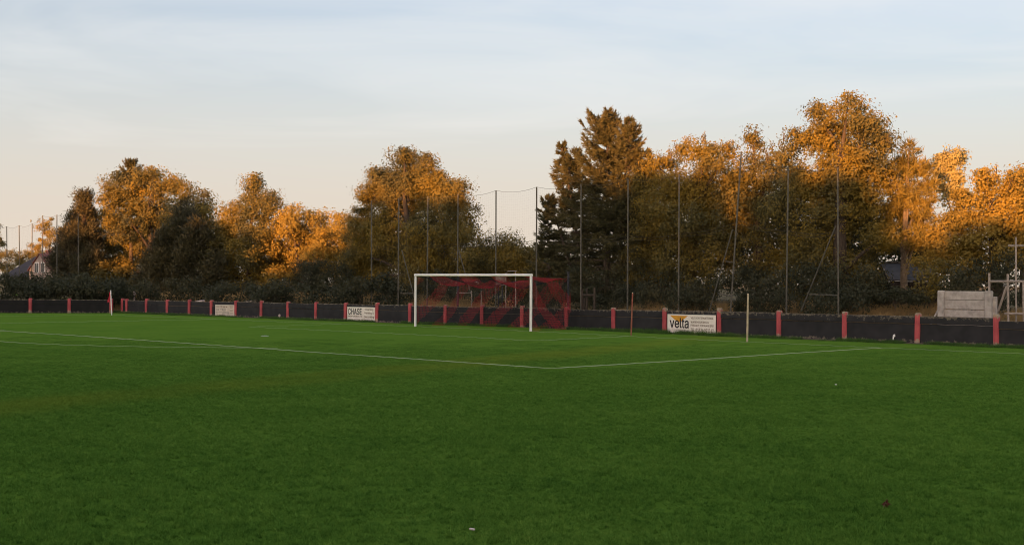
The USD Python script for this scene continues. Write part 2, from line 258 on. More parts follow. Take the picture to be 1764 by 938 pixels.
# painted lines, each a sheet 4 mm above the turf
def stripe(name, pts, w=0.12):
    pts = np.asarray(pts, float); out = []
    for a, b in zip(pts[:-1], pts[1:]):
        n = max(2, int(np.linalg.norm(b - a) / 0.75)); out += [a + (b - a) * k / n for k in range(n)]
    pts = np.array(out + [pts[-1]]); t = np.gradient(pts, axis=0); t /= np.linalg.norm(t, axis=1)[:, None]; nn = np.stack([-t[:, 1], t[:, 0]], 1)
    L, R_ = pts + nn * w / 2, pts - nn * w / 2
    V = np.vstack([L, R_]); z = np.maximum(hz(V[:, 0], V[:, 1]), 0 * V[:, 0] - 1) + 0.012; k = len(pts); i = np.arange(k - 1)
    f = np.vstack([np.stack([i, k + i, k + i + 1], 1), np.stack([i, k + i + 1, i + 1], 1)])
    struct(name, trimesh.Trimesh(np.column_stack([V, z]), f, process=False), M['line'])
stripe('goal_line', [(-32, 0), (32, 0)])
stripe('penalty_area_line', [(-20.16, 0), (-20.16, -16.5), (20.16, -16.5), (20.16, 0)], 0.17)
stripe('goal_area_line', [(-9.16, 0), (-9.16, -5.5), (8.6, -5.5), (9.1, -5.1), (9.16, 0)], 0.11)
_a = np.radians(np.linspace(39, 141, 40)); stripe('penalty_arc', np.stack([-2.0 + 12.6 * np.cos(_a), -8 - 12.6 * np.sin(_a)], 1), 0.12)
_a = np.linspace(0, 2 * math.pi, 13); _s = np.stack([0.16 * np.cos(_a), -11 + 0.16 * np.sin(_a)], 1)
struct('penalty_spot', trimesh.Trimesh(np.column_stack([np.vstack([_s[:-1], [[0, -11]]]), np.full(13, hz(0, -11) + 0.014)]), [[12, i, (i + 1) % 12] for i in range(12)], process=False), M['white'])
stripe('touch_line', [(-32, 0), (-32, -60)], 0.11)

# ------------------------------------------------------------------ perimeter walls
POSTS = [(219, 514.5), (253, 514.5), (289, 515.5), (327, 516.5), (365, 516.5), (407, 517), (451, 518), (497, 518.5), (545, 520), (596, 521), (650, 521), (707, 522), (768, 524.5), (831, 525.5), (900, 526.5), (977, 528.5),
         (1058, 530), (1146, 530.5), (1240, 531), (1343, 534), (1456, 537), (1581, 539), (1717, 541)]
def wall_at(px, py):
    Y = 3.9
    for _ in range(5): q, m = at(px, py, Y); Y = float(WALL_Y(q[0]))
    return q, m
def post_mesh(h, s=0.20):
    a, c = s / 2, 0.035
    oct_ = np.array([(a - c, a), (-a + c, a), (-a, a - c), (-a, -a + c), (-a + c, -a), (a - c, -a), (a, -a + c), (a, a - c)])[::-1]
    V = np.vstack([np.column_stack([oct_ * k, np.full(8, z)]) for z, k in ((-0.25, 1), (h - 0.035, 1), (h, 0.72))])
    return trimesh.convex.convex_hull(V)
pw = [wall_at(*p)[0] for p in POSTS]
step = 2.5; corner = np.array([pw[0][0] - 1.1, 3.45, 0.95])
pw = [np.array([pw[0][0] - 0.55, 3.45, 0.94])] + pw + [pw[-1] + [2.95, 0.035, 0.02], pw[-1] + [5.9, 0.07, 0.04]]
wall = thing('perimeter_wall', 'long low black concrete panel wall with red posts behind the goal', 'wall', (0, 0, 0))
def panel(a, b, z0, z1, th, parent, m, dy, bev=0.012, name='panel'):
    a, b = np.asarray(a[:2]), np.asarray(b[:2]); L = np.linalg.norm(b - a); mid = (a + b) / 2; ang = math.atan2(*(b - a)[::-1])
    g = box((0, 0, 0), (L, th, z1 - z0), bev); g.apply_transform(trimesh.transformations.rotation_matrix(ang, [0, 0, 1]))
    nrm = np.array([-math.sin(ang), math.cos(ang)]); g.apply_translation([*(mid + nrm * dy), (z0 + z1) / 2]); return obj(name, g, m, parent)
TWO_PIECE = set(range(0, 40))
for i, q in enumerate(pw):
    g = post_mesh(q[2] + rng.uniform(-.01, .02)); g.apply_transform(trimesh.transformations.rotation_matrix(rng.normal(0, .018), [0, 1, 0])); g.apply_translation([q[0], q[1], 0]); obj('post', g, M['red'], wall)
    if i + 1 < len(pw):
        n = pw[i + 1]; t = (n - q)[:2] / np.linalg.norm((n - q)[:2]); a, b = q[:2] + t * 0.085, n[:2] - t * 0.085
        top = min(q[2], n[2]) - 0.11 + rng.uniform(-.012, .012)
        if i == len(pw) - 3 or i == len(pw) - 2: top -= 0.13
        split = top - 0.27
        stepped = i >= 19 or i in (8, 16)
        d1 = rng.uniform(-0.008, 0.008)
        panel(a, b, -0.25, split - 0.006, 0.06, wall, M['blackwall'], d1)
        panel(a, b, split + 0.004, top, 0.06, wall, M['blackwall'], d1 - (0.035 if stepped else -0.008))
        panel(a + t * .004, b - t * .004, top + 0.001, top + (0.035 if not stepped else 0.014), 0.055, wall, M['coping'], d1 - (0.035 if stepped else -0.008), 0.008, 'coping')
# the corner wall: turns towards the camera along the side of the pitch
lw = thing('corner_wall', 'short darker run of black concrete wall turning the corner beyond the flag', 'wall', (0, 0, 0))
lp = [np.array([-36.95 - 1.22 * k + (0 if k else 0.1), 2.6 - 2.05 * k, 0.93]) for k in range(0, 6)]
for i, px in enumerate((192, 120, 53, -16)):
    d = FW + (px - 882) / F * RT; o = np.array([-36.75, 2.7]); w = np.array([-0.51, -0.86])
    A = np.array([[d[0], -w[0]], [d[1], -w[1]]]); s = np.linalg.solve(A, o - EYE[:2]); lp[i] = np.array([*(o + w * s[1]), 0.95])
lp = lp[:4] + [lp[3] + (lp[3] - lp[2])]
for i, q in enumerate(lp):
    g = post_mesh(q[2]); g.apply_transform(trimesh.transformations.rotation_matrix(0.55, [0, 0, 1])); g.apply_translation([q[0], q[1], 0]); obj('post', g, M['red'], lw)
    if i + 1 < len(lp):
        n = lp[i + 1]; t = (n - q)[:2] / np.linalg.norm((n - q)[:2]); a, b = q[:2] + t * 0.1, n[:2] - t * 0.1
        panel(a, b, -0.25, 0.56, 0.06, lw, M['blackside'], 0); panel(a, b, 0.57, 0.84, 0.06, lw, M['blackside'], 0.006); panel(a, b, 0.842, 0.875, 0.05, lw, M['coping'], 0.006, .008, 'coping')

# ------------------------------------------------------------------ advertising boards
def text(s, h, x, z, y, bold=False, width=None, depth=0.003):
    g = meshkit.text_mesh(s, h, depth, bold)
    if width: g.apply_scale([width / (g.bounds[1][0] - g.bounds[0][0]), 1, 1])
    g.apply_transform(trimesh.transformations.rotation_matrix(math.pi / 2, [1, 0, 0])); g.apply_translation([x - g.bounds[0][0], y, z]); return g
def board(name, label, p0, p1, m, top_px):
    q0, _ = wall_at(p0, top_px); q1, _ = wall_at(p1, top_px + 1)
    L = np.linalg.norm((q1 - q0)[:2]); ang = math.atan2(q1[1] - q0[1], q1[0] - q0[0])
    t = thing(name, label, 'advertising board', (q0[0], q0[1] - 0.075, 0), ang); H = (q0[2] + q1[2]) / 2
    obj('board', box((L / 2, 0, (H + 0.06) / 2), (L, 0.018, H - 0.06), 0.004), m, t)
    fr = [box((L / 2, -0.004, H - 0.012), (L, 0.03, 0.022), .004), box((0.011, -0.004, (H + .06) / 2), (0.022, 0.028, H - 0.11), .004), box((L - 0.011, -0.004, (H + .06) / 2), (0.022, 0.028, H - 0.11), .004)]
    obj('frame', fr, M['signwhite'], t)
    return t, L, H
YT = -0.0105
t, L, H = board('advertising_board', 'white board with a gold triangle and the big word velta', 1152, 1235, M['signwhite'], 541)
tri = trimesh.creation.extrude_polygon(__import__('shapely').Polygon([(L * .055, H - .055), (L * .435, H - .055), (L * .265, H - .33), (L * .215, H - .33)]), 0.002)
tri.apply_transform(trimesh.transformations.rotation_matrix(math.pi / 2, [1, 0, 0])); tri.apply_translation([0, YT + .001, 0]); obj('triangle_logo', tri, M['inkgold'], t)
obj('lettering', text('velta', .40, L * .05, H - .56, YT - .001, True, L * .40), M['ink'], t)
obj('small_lettering', text('INTERNATIONAL', .055, L * .09, H - .68, YT, False, L * .30), M['inkgrey'], t)
for w_, h_, z_, f_ in (('VELTA INTERNATIONAL', .085, .18, .47), ('WAREHOUSING &', .085, .35, .37), ('FREIGHT FORWARDERS', .085, .49, .47), ('TEL 01376 501160', .135, .70, .47), ('www.velta.co.uk', .10, .86, .46)):
    obj('address_lettering', text(w_, h_, L * .49, H - z_, YT, True, L * f_), M['inkbrown'], t)
t, L, H = board('advertising_board', 'white board with the thin dark capital letters CHASE', 600.5, 648, M['signwhite'], 528)
obj('lettering', text('CHASE', .31, L * .03, H - .40, YT, True, L * .50), M['ink'], t)
for w_, h_, x_, z_, f_ in (('Cleaning', .09, .64, .16, .30), ('Painting &', .10, .63, .35, .33), ('Decorating', .11, .62, .56, .35), ('MAINTENANCE LTD', .08, .04, .54, .50), ('01376 521050   07771 631672', .12, .05, .76, .88)):
    obj('small_lettering', text(w_, h_, L * x_, H - z_, YT, True, L * f_), M['inkbrown'], t)
t, L, H = board('advertising_board', 'faded beige board with worn brown lettering', 373, 405.5, M['signold'], 524)
obj('lettering', [box((L * a, YT, H - b), (L * w, .004, h)) for a, b, w, h in ((.14, .12, .16, .035), (.32, .11, .10, .05), (.46, .12, .12, .035), (.85, .09, .18, .03), (.85, .18, .14, .02), (.86, .29, .18, .02), (.86, .37, .13, .03), (.86, .47, .18, .02), (.60, .14, .07, .05))], M['inkbrown'], t)
obj('dark_lettering', [box((L * a, YT, H - b), (L * w, .004, h)) for a, b, w, h in ((.10, .30, .05, .11), (.17, .30, .04, .11), (.30, .27, .05, .07), (.38, .29, .05, .11), (.46, .31, .04, .12), (.53, .30, .04, .10), (.2, .45, .34, .025), (.56, .455, .34, .05), (.41, .53, .03, .12), (.70, .52, .06, .06))], M['inkgrey'], t)

# ------------------------------------------------------------------ goal
goal = thing('football_goal', 'white football goal with a red and black striped net', 'football goal', (0, 0, 0))
GH = 2.46
def gpost(x):
    q = hz(x, 0); g = tube([(x, 0, -0.3), (x, 0, GH + 0.02)], 0.055, 14); return g
for x in (-3.72, 3.72): obj('goalpost', gpost(x), M['white'], goal, 40)
obj('crossbar', tube([(-3.72 - .055, 0, GH), (3.72 + .055, 0, GH)], 0.055, 14), M['white'], goal, 40)
# net: a sagging roof, a hanging back and two sides, knotted from straight runs of twine that are red or black in broad slanting bands
BX0, BX1, BY, BT = -4.05, 3.2, 3.05, 2.36
SQ = 0.085
redl, blkl = [], []
def netpanel(fn, nu, nv, band, seed):
    P = np.array([[fn(i / nu, j / nv) for j in range(nv + 1)] for i in range(nu + 1)])
    def run(line, cols):
        k = 0
        while k < len(cols):
            e = k
            while e + 1 < len(cols) and cols[e + 1] == cols[k]: e += 1
            (redl if cols[k] else blkl).append(line[k:e + 2]); k = e + 1
    for i in range(nu + 1): run(P[i], [band(i / nu, (j + .5) / nv) for j in range(nv)])
    for j in range(nv + 1): run(P[:, j], [band((i + .5) / nu, j / nv) for i in range(nu)])
PER = 1.95
def back(u, v):                                                   # v from the foot up
    x = BX0 + (BX1 - BX0) * u; z = hz(x, BY) + 0.03 + (BT - 0.10 * math.sin(math.pi * u) - 0.05 * abs(math.sin(u * 9.4)) - 0.03 - hz(x, BY)) * v
    return np.array([x + .06 * math.sin(z * 3 + u * 7), BY + 0.16 * math.sin(math.pi * v) + 0.05 * math.sin(u * 23), z])
def roof(u, v):                                                   # v from the bar back
    a = np.array([-3.72 + 7.44 * u, 0.0, GH - .05]); b = back(u, 1.0); s = 4 * v * (1 - v)
    return a + (b - a) * v - np.array([0, 0, 0.42 * s * (0.75 + .35 * math.sin(u * 19)) * min(1, 6 * u + .15, 6 * (1 - u) + .15)])
def side(x0, x1, sgn):
    def f(u, v):                                                  # u from the post back, v up
        a0, b0 = np.array([x0, 0.05, hz(x0, 0) + .02]), back(0.0 if sgn < 0 else 1.0, 0.0); a1, b1 = np.array([x0, 0.0, GH - .06]), back(0.0 if sgn < 0 else 1.0, 1.0)
        w = 0.25 * math.sin(math.pi * u) * v
        p = (a0 + (b0 - a0) * u) * (1 - v) + (a1 + (b1 - a1) * u) * v
        return p - np.array([sgn * .25 * math.sin(math.pi * u) * math.sin(math.pi * v), 0, w])
    return f
nb = int(7.4 / SQ); nh = int(2.35 / SQ); nr = int(3.2 / SQ)
netpanel(back, nb, nh, lambda u, v: ((u * 7.25 - v * 2.3 * 1.15 + 0.45) % PER) < PER * .5, 1)
netpanel(roof, nb, nr, lambda u, v: ((u * 7.25 - 2.65 - (1 - v) * 0.7 + 0.45) % PER) < PER * .5, 2)
netpanel(side(-3.72, BX0, -1), nr, nh, lambda u, v: ((u * 3.0 - v * 2.3 * 1.1 + .9) % PER) < PER * .45, 3)
netpanel(side(3.72, BX1, 1), nr, nh, lambda u, v: ((u * 3.0 + v * 2.3 * 1.15 + 0.1) % PER) < PER * .45, 4)
curves('red_net', redl, 0.0088, M['netred'], goal, 'red slanting bands of the net')
curves('black_net', blkl, 0.0065, M['netblack'], goal, 'black slanting bands of the net')
# the poles behind the wall that the net hangs from, with their cords
for px, nm in ((979, 'dark post standing behind the wall beyond the right side of the net'), (789, 'dark post standing behind the wall in the left half of the goal')):
    q, m = at(px, 470, 4.9); g0 = float(hz(q[0], 4.9)); t = thing('net_support_post', nm, 'post', (q[0], 4.9, g0)); H = 2.62 - g0
    obj('shaft', tube([(0, 0, -.2), (0, 0, H)], 0.05, 8), M['darkpole'], t); obj('cap', box((0, 0, H + .015), (.12, .12, .04), .01), M['darkpole'], t)
    e = np.array([BX1 if px > 900 else BX0, BY, BT]) - [q[0], 4.9, g0]
    obj('cord', tube([(0, 0, H - .05), e * .5 + np.array([0, 0, H / 2 - .06]), e], 0.008, 4), M['rope'], t)

# ------------------------------------------------------------------ corner flag and slim poles
fl, m = at(192.5, 541, 0.0)
t = thing('corner_flag', 'leaning white corner flag pole with a limp red flag', 'corner flag', (fl[0], 0, 0))
top = np.array([-.16, 0, 1.52]); obj('pole', tube([(0, 0, -.1), top], 0.028, 8), M['white'], t)
fv, ff = [], []
for i in range(7):
    for j in range(9):
        u, v = i / 6, j / 8
        p = top * (1 - v * .36) + np.array([-.05 - .30 * u * (.35 + .75 * v), .05 * math.sin(u * 9 + v * 3), -.45 * u * .5 - .02]); fv.append(p)
for i in range(6):
    for j in range(8): a = i * 9 + j; ff += [[a, a + 9, a + 10], [a, a + 10, a + 1]]
fm = trimesh.Trimesh(fv, ff, process=False); b2 = fm.copy(); b2.apply_translation([0, .006, 0]); b2.invert(); obj('flag', [fm, b2], M['flag'], t)
q, m = at(1087, 578, 0.9)
t = thing('slim_pole', 'thin leaning red brown pole stuck in the grass before the wall', 'pole', (q[0], .9, 0)); tp = at(1089.7, 505, 0.9)[0] - [q[0], .9, 0]
obj('shaft', tube([(0, 0, -.1), tp], 0.03, 8), M['redpole'], t); obj('tip', tube([tp, tp + [0, 0, .04]], [.03, .012], 8), M['tanpole'], t)
q, m = at(1287, 588.5, 0.15)
t = thing('slim_pole', 'upright pale wooden pole standing on the goal line', 'pole', (q[0], .15, 0)); tp = at(1288.7, 506.5, 0.15)[0] - [q[0], .15, 0]
obj('shaft', tube([(0, 0, -.1), tp], 0.036, 8), M['tanpole'], t); obj('tip', tube([tp, tp + [0, 0, .03]], [.036, .02], 8), M['tanpole'], t)

# ------------------------------------------------------------------ ball-stop fences behind the wall
def ball_fence(label, poles, Y, net_to=None, rods=()):
    q0 = at(poles[0][0], 480, Y)[0]; t = thing('ball_stop_fence', label, 'net fence'); tops = []
    for px, py, dx in poles:
        tp = at(px, py, Y)[0]; ft = at(px - dx, 500, Y)[0]; d = ft - tp; s = (float(hz(ft[0], Y)) - .2 - tp[2]) / d[2]; ft = tp + d * s
        obj('pole', tube([ft, tp], 0.036, 8), M['pole'], t); tops.append(tp)
    for (pa, pb) in rods:                                        # slanting braces and rails, (px, py) to (px, py)
        a, b = at(*pa, Y - .0)[0], at(*pb, Y - .0)[0]; obj('brace', tube([a, b], 0.025, 6), M['pole'], t)
    ropes, nets = [], []
    for a, b in zip(tops[:-1], tops[1:]):
        for f_, sg in ((1.0, .16), (.62, .12), (.60, .1)):
            za, zb = a.copy(), b.copy(); za[2] *= f_; zb[2] *= f_
            ropes.append([za + (zb - za) * k / 10 - np.array([0, 0, sg * 4 * (k / 10) * (1 - k / 10)]) for k in range(11)])
        n = int(np.linalg.norm(b - a) / .14)
        for k in range(1, n):
            s = k / n; p = a + (b - a) * s - np.array([0, 0, .16 * 4 * s * (1 - s)]); g = float(hz(p[0], Y)); nets.append([p, [p[0], p[1] + .05 * math.sin(k), g + .1]])
        for j in range(1, 44):
            z = lambda P, k: P[2] * (1 - j / 45) + .9 * j / 45
            nets.append([np.array([*(a + (b - a) * k / 6)[:2], z(a, k) + (z(b, k) - z(a, k)) * k / 6 - .64 * (1 - j / 45) * (k / 6) * (1 - k / 6)]) for k in range(7)])
    curves('rope', ropes, 0.014, M['rope'], t); curves('netting', nets, 0.0016, M['rope'], t)
    return t
ball_fence('tall ball stop net on thin poles before the trees right of centre',
           [(640, 345, 0), (687, 341, 1), (737, 338, 1), (789, 334, 1), (854.5, 328, .5), (924.5, 322, .5), (1001, 317, .5), (1082, 308, 1), (1170, 300, 1), (1277, 262, 16), (1358, 287, 3), (1443, 288, -1)], 7.2,
           rods=[((692, 430), (716, 520)), ((690, 505), (716, 505)), ((790, 430), (815, 520)), ((1262, 395), (1222, 535)), ((1236, 505), (1262, 510)), ((1440, 388), (1380, 535)), ((1394, 507), (1443, 508)), ((1250, 450), (1266, 452))])
ball_fence('far stretch of ball stop net on thin poles before the house at the left edge', [(-20, 392, 0), (11.5, 390, -1), (33, 388, -1), (55.5, 385, 1), (73.5, 371, 0), (98, 370, 0), (135, 372, 0)], 7.2)

# ------------------------------------------------------------------ concrete shelter, pipe frames, small things behind the wall
YC = 6.0
a, m = at(1617, 545, YC); b, _ = at(1710, 545, YC); w = b[0] - a[0]; zt = at(1660, 500.5, YC)[0][2]; g0 = float(hz((a[0] + b[0]) / 2, YC)) - .2
t = thing('concrete_panel_stand', 'grey concrete panel barrier between two short posts behind the wall', 'concrete barrier', (a[0], YC, 0))
for x in (.13, w - .13): obj('post', box((x, -.03, (zt + g0) / 2 + .0), (.24, .24, zt - g0 + .01), .03), M['concrete'], t)
for x in (-.02, w + .03): obj('side_post', box((x, .12, (zt - .2 + g0) / 2), (.14, .14, zt - .2 - g0), .02), M['concrete'], t)
zz = zt - .01
for k, h_ in enumerate((.335, .35, .40, .30, .3)):
    obj('plank', box((w / 2, 0.02 + (.02 if k == 3 else 0), zz - h_ / 2), (w - .5, .07, h_ - (.03 if k == 2 else .012)), .012), M['concrete'], t); zz -= h_
obj('strut', tube([(-.05, .05, zt - .75), (-.38, -.3, g0 + .3)], .045, 6), M['concrete'], t)
def pipes(name, label, cat, segs, Y, r, m):
    q = at(*segs[0][0], Y)[0]; t = thing(name, label, cat, (q[0], Y, 0))
    for s in segs:
        pts = [at(*p, Y)[0] - [q[0], Y, 0] for p in s]; obj('pipe', tube(pts, r, 8), m, t)
    return t
pipes('scaffold_rail', 'low galvanised scaffold pipe frame beside the concrete barrier', 'pipe frame', [((1704, 470), (1704.5, 552)), ((1705, 484.5), (1800, 484.5)), ((1736, 472), (1737, 556)), ((1734, 493), (1716, 546)), ((1731, 540), (1800, 540.5)), ((1763, 484), (1764, 555))], 6.6, .045, M['galv'])
pipes('pipe_mast', 'tall thin galvanised mast with a cross bar at the right edge', 'mast', [((1750, 408), (1750.5, 556)), ((1737, 423), (1800, 423.5))], 7.6, .035, M['galv'])
# behind the goal
q, m = at(862, 490, 6.2); t = thing('grey_cabinet', 'grey cabinet on legs behind the goal net', 'cabinet', (q[0], 6.2, float(hz(q[0], 6.2)))); z1 = at(862, 476, 6.2)[0][2] - float(hz(q[0], 6.2)); z0 = at(862, 492, 6.2)[0][2] - float(hz(q[0], 6.2))
obj('body', box((0, 0, (z0 + z1) / 2), (.36, .3, z1 - z0), .02), M['cabinet'], t); obj('lid', box((0, 0, z1 + .02), (.40, .34, .04), .01), M['cabinet'], t)
for x in (-.14, .14): obj('leg', tube([(x, 0, -.1), (x, 0, z0)], .025, 6), M['darkpole'], t)
pipes('bent_handrail', 'bent pipe handrail rising just above the crossbar', 'handrail', [((871, 530), (871.5, 470), (875, 467), (890, 466.5)), ((888, 466.5), (888.5, 530))], 6.4, .025, M['galv'])
pipes('timber_frame', 'small timber frame of upright boards behind the wall right of the goal', 'timber frame', [((1003, 497), (1003, 536)), ((1011, 496), (1010.5, 536)), ((1024, 495), (1024, 536)), ((1003, 508), (1024, 508)), ((1007, 513), (1006, 536))], 6.0, .05, M['bark'])
pipes('low_rail', 'thin metal rail seen through the left half of the net', 'rail', [((786, 504), (812, 504)), ((812, 500), (812, 530)), ((829, 500), (829, 528))], 6.0, .02, M['galv'])
q, m = wall_at(483, 543); t = thing('pale_bracket', 'small pale round cap on the wall between two posts', 'wall cap', (q[0], q[1] - .06, q[2])); obj('disc', trimesh.creation.cylinder(.075, .05, sections=12, transform=trimesh.transformations.rotation_matrix(math.pi / 2, [1, 0, 0])), M['litter'], t); obj('stem', box((0, 0, -.12), (.03, .03, .14), .005), M['litter'], t)
q, m = wall_at(1541, 580); t = thing('paper_scrap', 'white torn paper scrap on the wall foot at the right', 'paper', (q[0], q[1] - .055, q[2])); obj('sheet', trimesh.creation.extrude_polygon(__import__('shapely').Polygon([(-.05, -.1), (.0, -.1), (.01, .0), (.06, .02), (.05, .11), (-.03, .09), (-.04, .0)]), .006, transform=trimesh.transformations.rotation_matrix(math.pi / 2, [1, 0, 0])), M['white'], t)
q, m = at(231.5, 512, 4.6); g0 = float(hz(q[0], 4.6)); t = thing('round_topped_marker', 'pale marker post with a round head behind the corner of the wall', 'marker post', (q[0], 4.6, 0)); zt = at(231.5, 503, 4.6)[0][2]
obj('shaft', tube([(0, 0, 0), (0, 0, zt - .15)], .05, 8), M['litter'], t); h_ = trimesh.creation.icosphere(2, .10); h_.apply_scale([1, 1, 1.4]); h_.apply_translation([0, 0, zt - .08]); obj('head', h_, M['litter'], t)
for px, w, lab in ((344, .62, 'pale flat slab lying on the wall top left of the faded board'), (432, .9, 'long dull slab lying behind the wall right of the faded board')):
    q, m = at(px, 519, 4.5); s = box((0, 0, 0), (w * 1.2, .3, .10), .03); s.vertices[:, 2] += .05 * np.sin(s.vertices[:, 0] * 3); t = obj('stone_slab', s, M['coping' if px > 400 else 'litter']); UsdGeom.Xformable(t).AddTranslateOp().Set(Gf.Vec3d(q[0], 4.5, max(q[2], float(hz(q[0], 4.5)) + .04))); tag(t, lab, 'slab')

# shed
q0 = at(1518, 453, 17.0)[0]; q1 = at(1582, 453, 17.0)[0]; zr = q0[2]; w = q1[0] - q0[0]; gz = float(hz(q0[0], 17)) - .3
t = thing('garden_shed', 'dark open shed with a slate roof under the trees', 'shed', (q0[0], 17.0, 0))
ze = zr - .8; hw = 2.0
def quadslab(P, th):
    P = np.asarray(P, float); n = np.cross(P[1] - P[0], P[3] - P[0]); n /= np.linalg.norm(n); return trimesh.convex.convex_hull(np.vstack([P, P - n * th]))
# ridge runs to the right and away; the open gable end faces left towards the camera
rd = np.array([.93, .36, 0]); gd = np.array([.62, -.78, 0]) * hw; Lr = 2.3
R0 = np.array([0, 0, zr]); R1 = R0 + rd * Lr; E0 = R0 + gd + [0, 0, ze - zr]; E1 = E0 + rd * Lr; B0 = R0 - gd + [0, 0, ze - zr]; B1 = B0 + rd * Lr
obj('roof', [quadslab([R0, E0, E1, R1], .07)], M['slate'], t); obj('roof', [quadslab([R0, R1, B1, B0], .07)], M['slate'], t)
obj('ridge', tube([R0 + [0, 0, .03], R1 + [0, 0, .03]], .06, 6), M['coping'], t); obj('bargeboard', tube([R0, E0], .045, 4), M['coping'], t)
def vwall(a, b): a, b = np.array(a), np.array(b); return quadslab([[*a[:2], gz], [*b[:2], gz], b - [0, 0, .08], a - [0, 0, .08]], .06)
obj('wall', [vwall(E0 + rd * .1 - gd * .08, E1 - gd * .08)], M['darkwood'], t); obj('wall', [vwall(B0 + gd * .1, B1 + gd * .1)], M['darkwood'], t); obj('wall', [vwall(B1 - rd * .1 + gd * .1, E1 - rd * .1 - gd * .08)], M['darkwood'], t)

# house far left
YH = 34.0
ap, m = at(69, 437, YH); gb = float(hz(ap[0], YH))
t = thing('house', 'house with a dark hipped roof and a pale gable seen through the far net', 'house', (ap[0], YH, 0))
le, ri = at(55, 470, YH)[0] - [ap[0], YH, 0], at(88, 464, YH)[0] - [ap[0], YH, 0]; A0 = np.array([0, 0, ap[2]])
hw = ri[0]; ze = ri[2]
gab = trimesh.convex.convex_hull(np.array([(x, y, z) for x, z in ((0, ap[2]), (-hw, ze), (hw, ze), (-hw, gb), (hw, gb)) for y in (0, 6)])); obj('wall', gab, M['render'], t)
for s in (-1, 1): obj('roof', quadslab([(0, -.18, ap[2] + .07), (s * (hw + .2), -.18, ze - .12), (s * (hw + .2), 6, ze - .12), (0, 6, ap[2] + .07)][::s], .08), M['redtile'], t)
for x, z in ((-.75, ze + .25), (.85, ze + .25)):
    f_ = obj('window', box((x, -.03, z), (1.0, .08, 1.3), .01), M['white'], t); obj('pane', [box((x - .24, -.075, z), (.40, .02, 1.14)), box((x + .24, -.075, z), (.40, .02, 1.14))], M['pane'], f_)
x0 = at(-4, 480, YH)[0][0] - ap[0]; zrm = at(40, 440, YH)[0][2]; xr = -hw - .2
mb = trimesh.convex.convex_hull(np.array([(x, y, z) for x in (x0 + 1.0, xr) for y in (.9, 8) for z in (gb, ze - .8)])); obj('wall', mb, M['darkwood'], t)
rf = trimesh.convex.convex_hull(np.array([(x0, .4, ze - .9), (xr + 1.5, .4, ze - .9), (x0, 8.5, ze - .9), (xr + 1.5, 8.5, ze - .9), (x0 + 1.2, 4.4, zrm), (xr + 2.4, 4.4, zrm)])); obj('roof', rf, M['tile'], t)
obj('dormer_window', box((x0 + 3.2, .35, ze - 1.5), (1.6, .5, .9), .02), M['render'], t)
obj('chimney', box((x0 + 5.2, 4.4, zrm + .2), (.7, .7, 1.2), .03), M['redtile'], t)

# ------------------------------------------------------------------ trees
def leaves(P, N, ln, wd, g):
    """a folded lozenge of four corners per leaf at the points P, facing about N"""
    n = len(P); N = N / np.maximum(np.linalg.norm(N, axis=1), 1e-6)[:, None]
    a = g.normal(size=(n, 3)); a -= (a * N).sum(1)[:, None] * N; a /= np.linalg.norm(a, axis=1)[:, None]; b = np.cross(N, a)
    L = (ln * g.uniform(.6, 1.25, n))[:, None]; W = (wd * g.uniform(.6, 1.25, n))[:, None]
    V = np.stack([P - a * L / 2, P + b * W / 2 + N * W * .18, P + a * L / 2, P - b * W / 2 + N * W * .18], 1).reshape(-1, 3)
    i = np.arange(n) * 4
    return trimesh.Trimesh(V, np.vstack([np.stack([i, i + 1, i + 2], 1), np.stack([i, i + 2, i + 3], 1)]), process=False)
def spikes(P, D, ln, wd, g):
    n = len(P); D = D / np.linalg.norm(D, axis=1)[:, None]; a = np.cross(D, g.normal(size=(n, 3))); a /= np.linalg.norm(a, axis=1)[:, None]
    L = (ln * g.uniform(.6, 1.3, n))[:, None]; W = (wd * g.uniform(.6, 1.3, n))[:, None]
    V = np.stack([P - a * W / 2, P + a * W / 2, P + D * L], 1).reshape(-1, 3)
    return trimesh.Trimesh(V, np.arange(3 * n).reshape(-1, 3), process=False)
def lobes_world(lobes, Y, g, spread=0.5, depth=0.9):
    """lobes are (px, py, r) as read off the photograph for the trees' depth; each gets its own distance and a true radius"""
    out = []; R_ = np.mean([l[2] for l in lobes])
    xs = np.array([l[0] for l in lobes]); cx = xs.mean(); hw_ = max(xs.max() - cx, 1) + R_
    for px, py, r in lobes:
        q, m = at(px, py, Y); room = math.sqrt(max(.1, 1 - ((px - cx) / hw_) ** 2)) * hw_ * m * spread
        for k in range(2 if r > 22 else 1):
            q, m = at(px + g.normal(0, r * .12) * k, py + g.normal(0, r * .12) * k, Y + g.uniform(-room, room) * (1 if k else .5)); out.append((q, r * m * (1 if k == 0 else .92)))
    return out
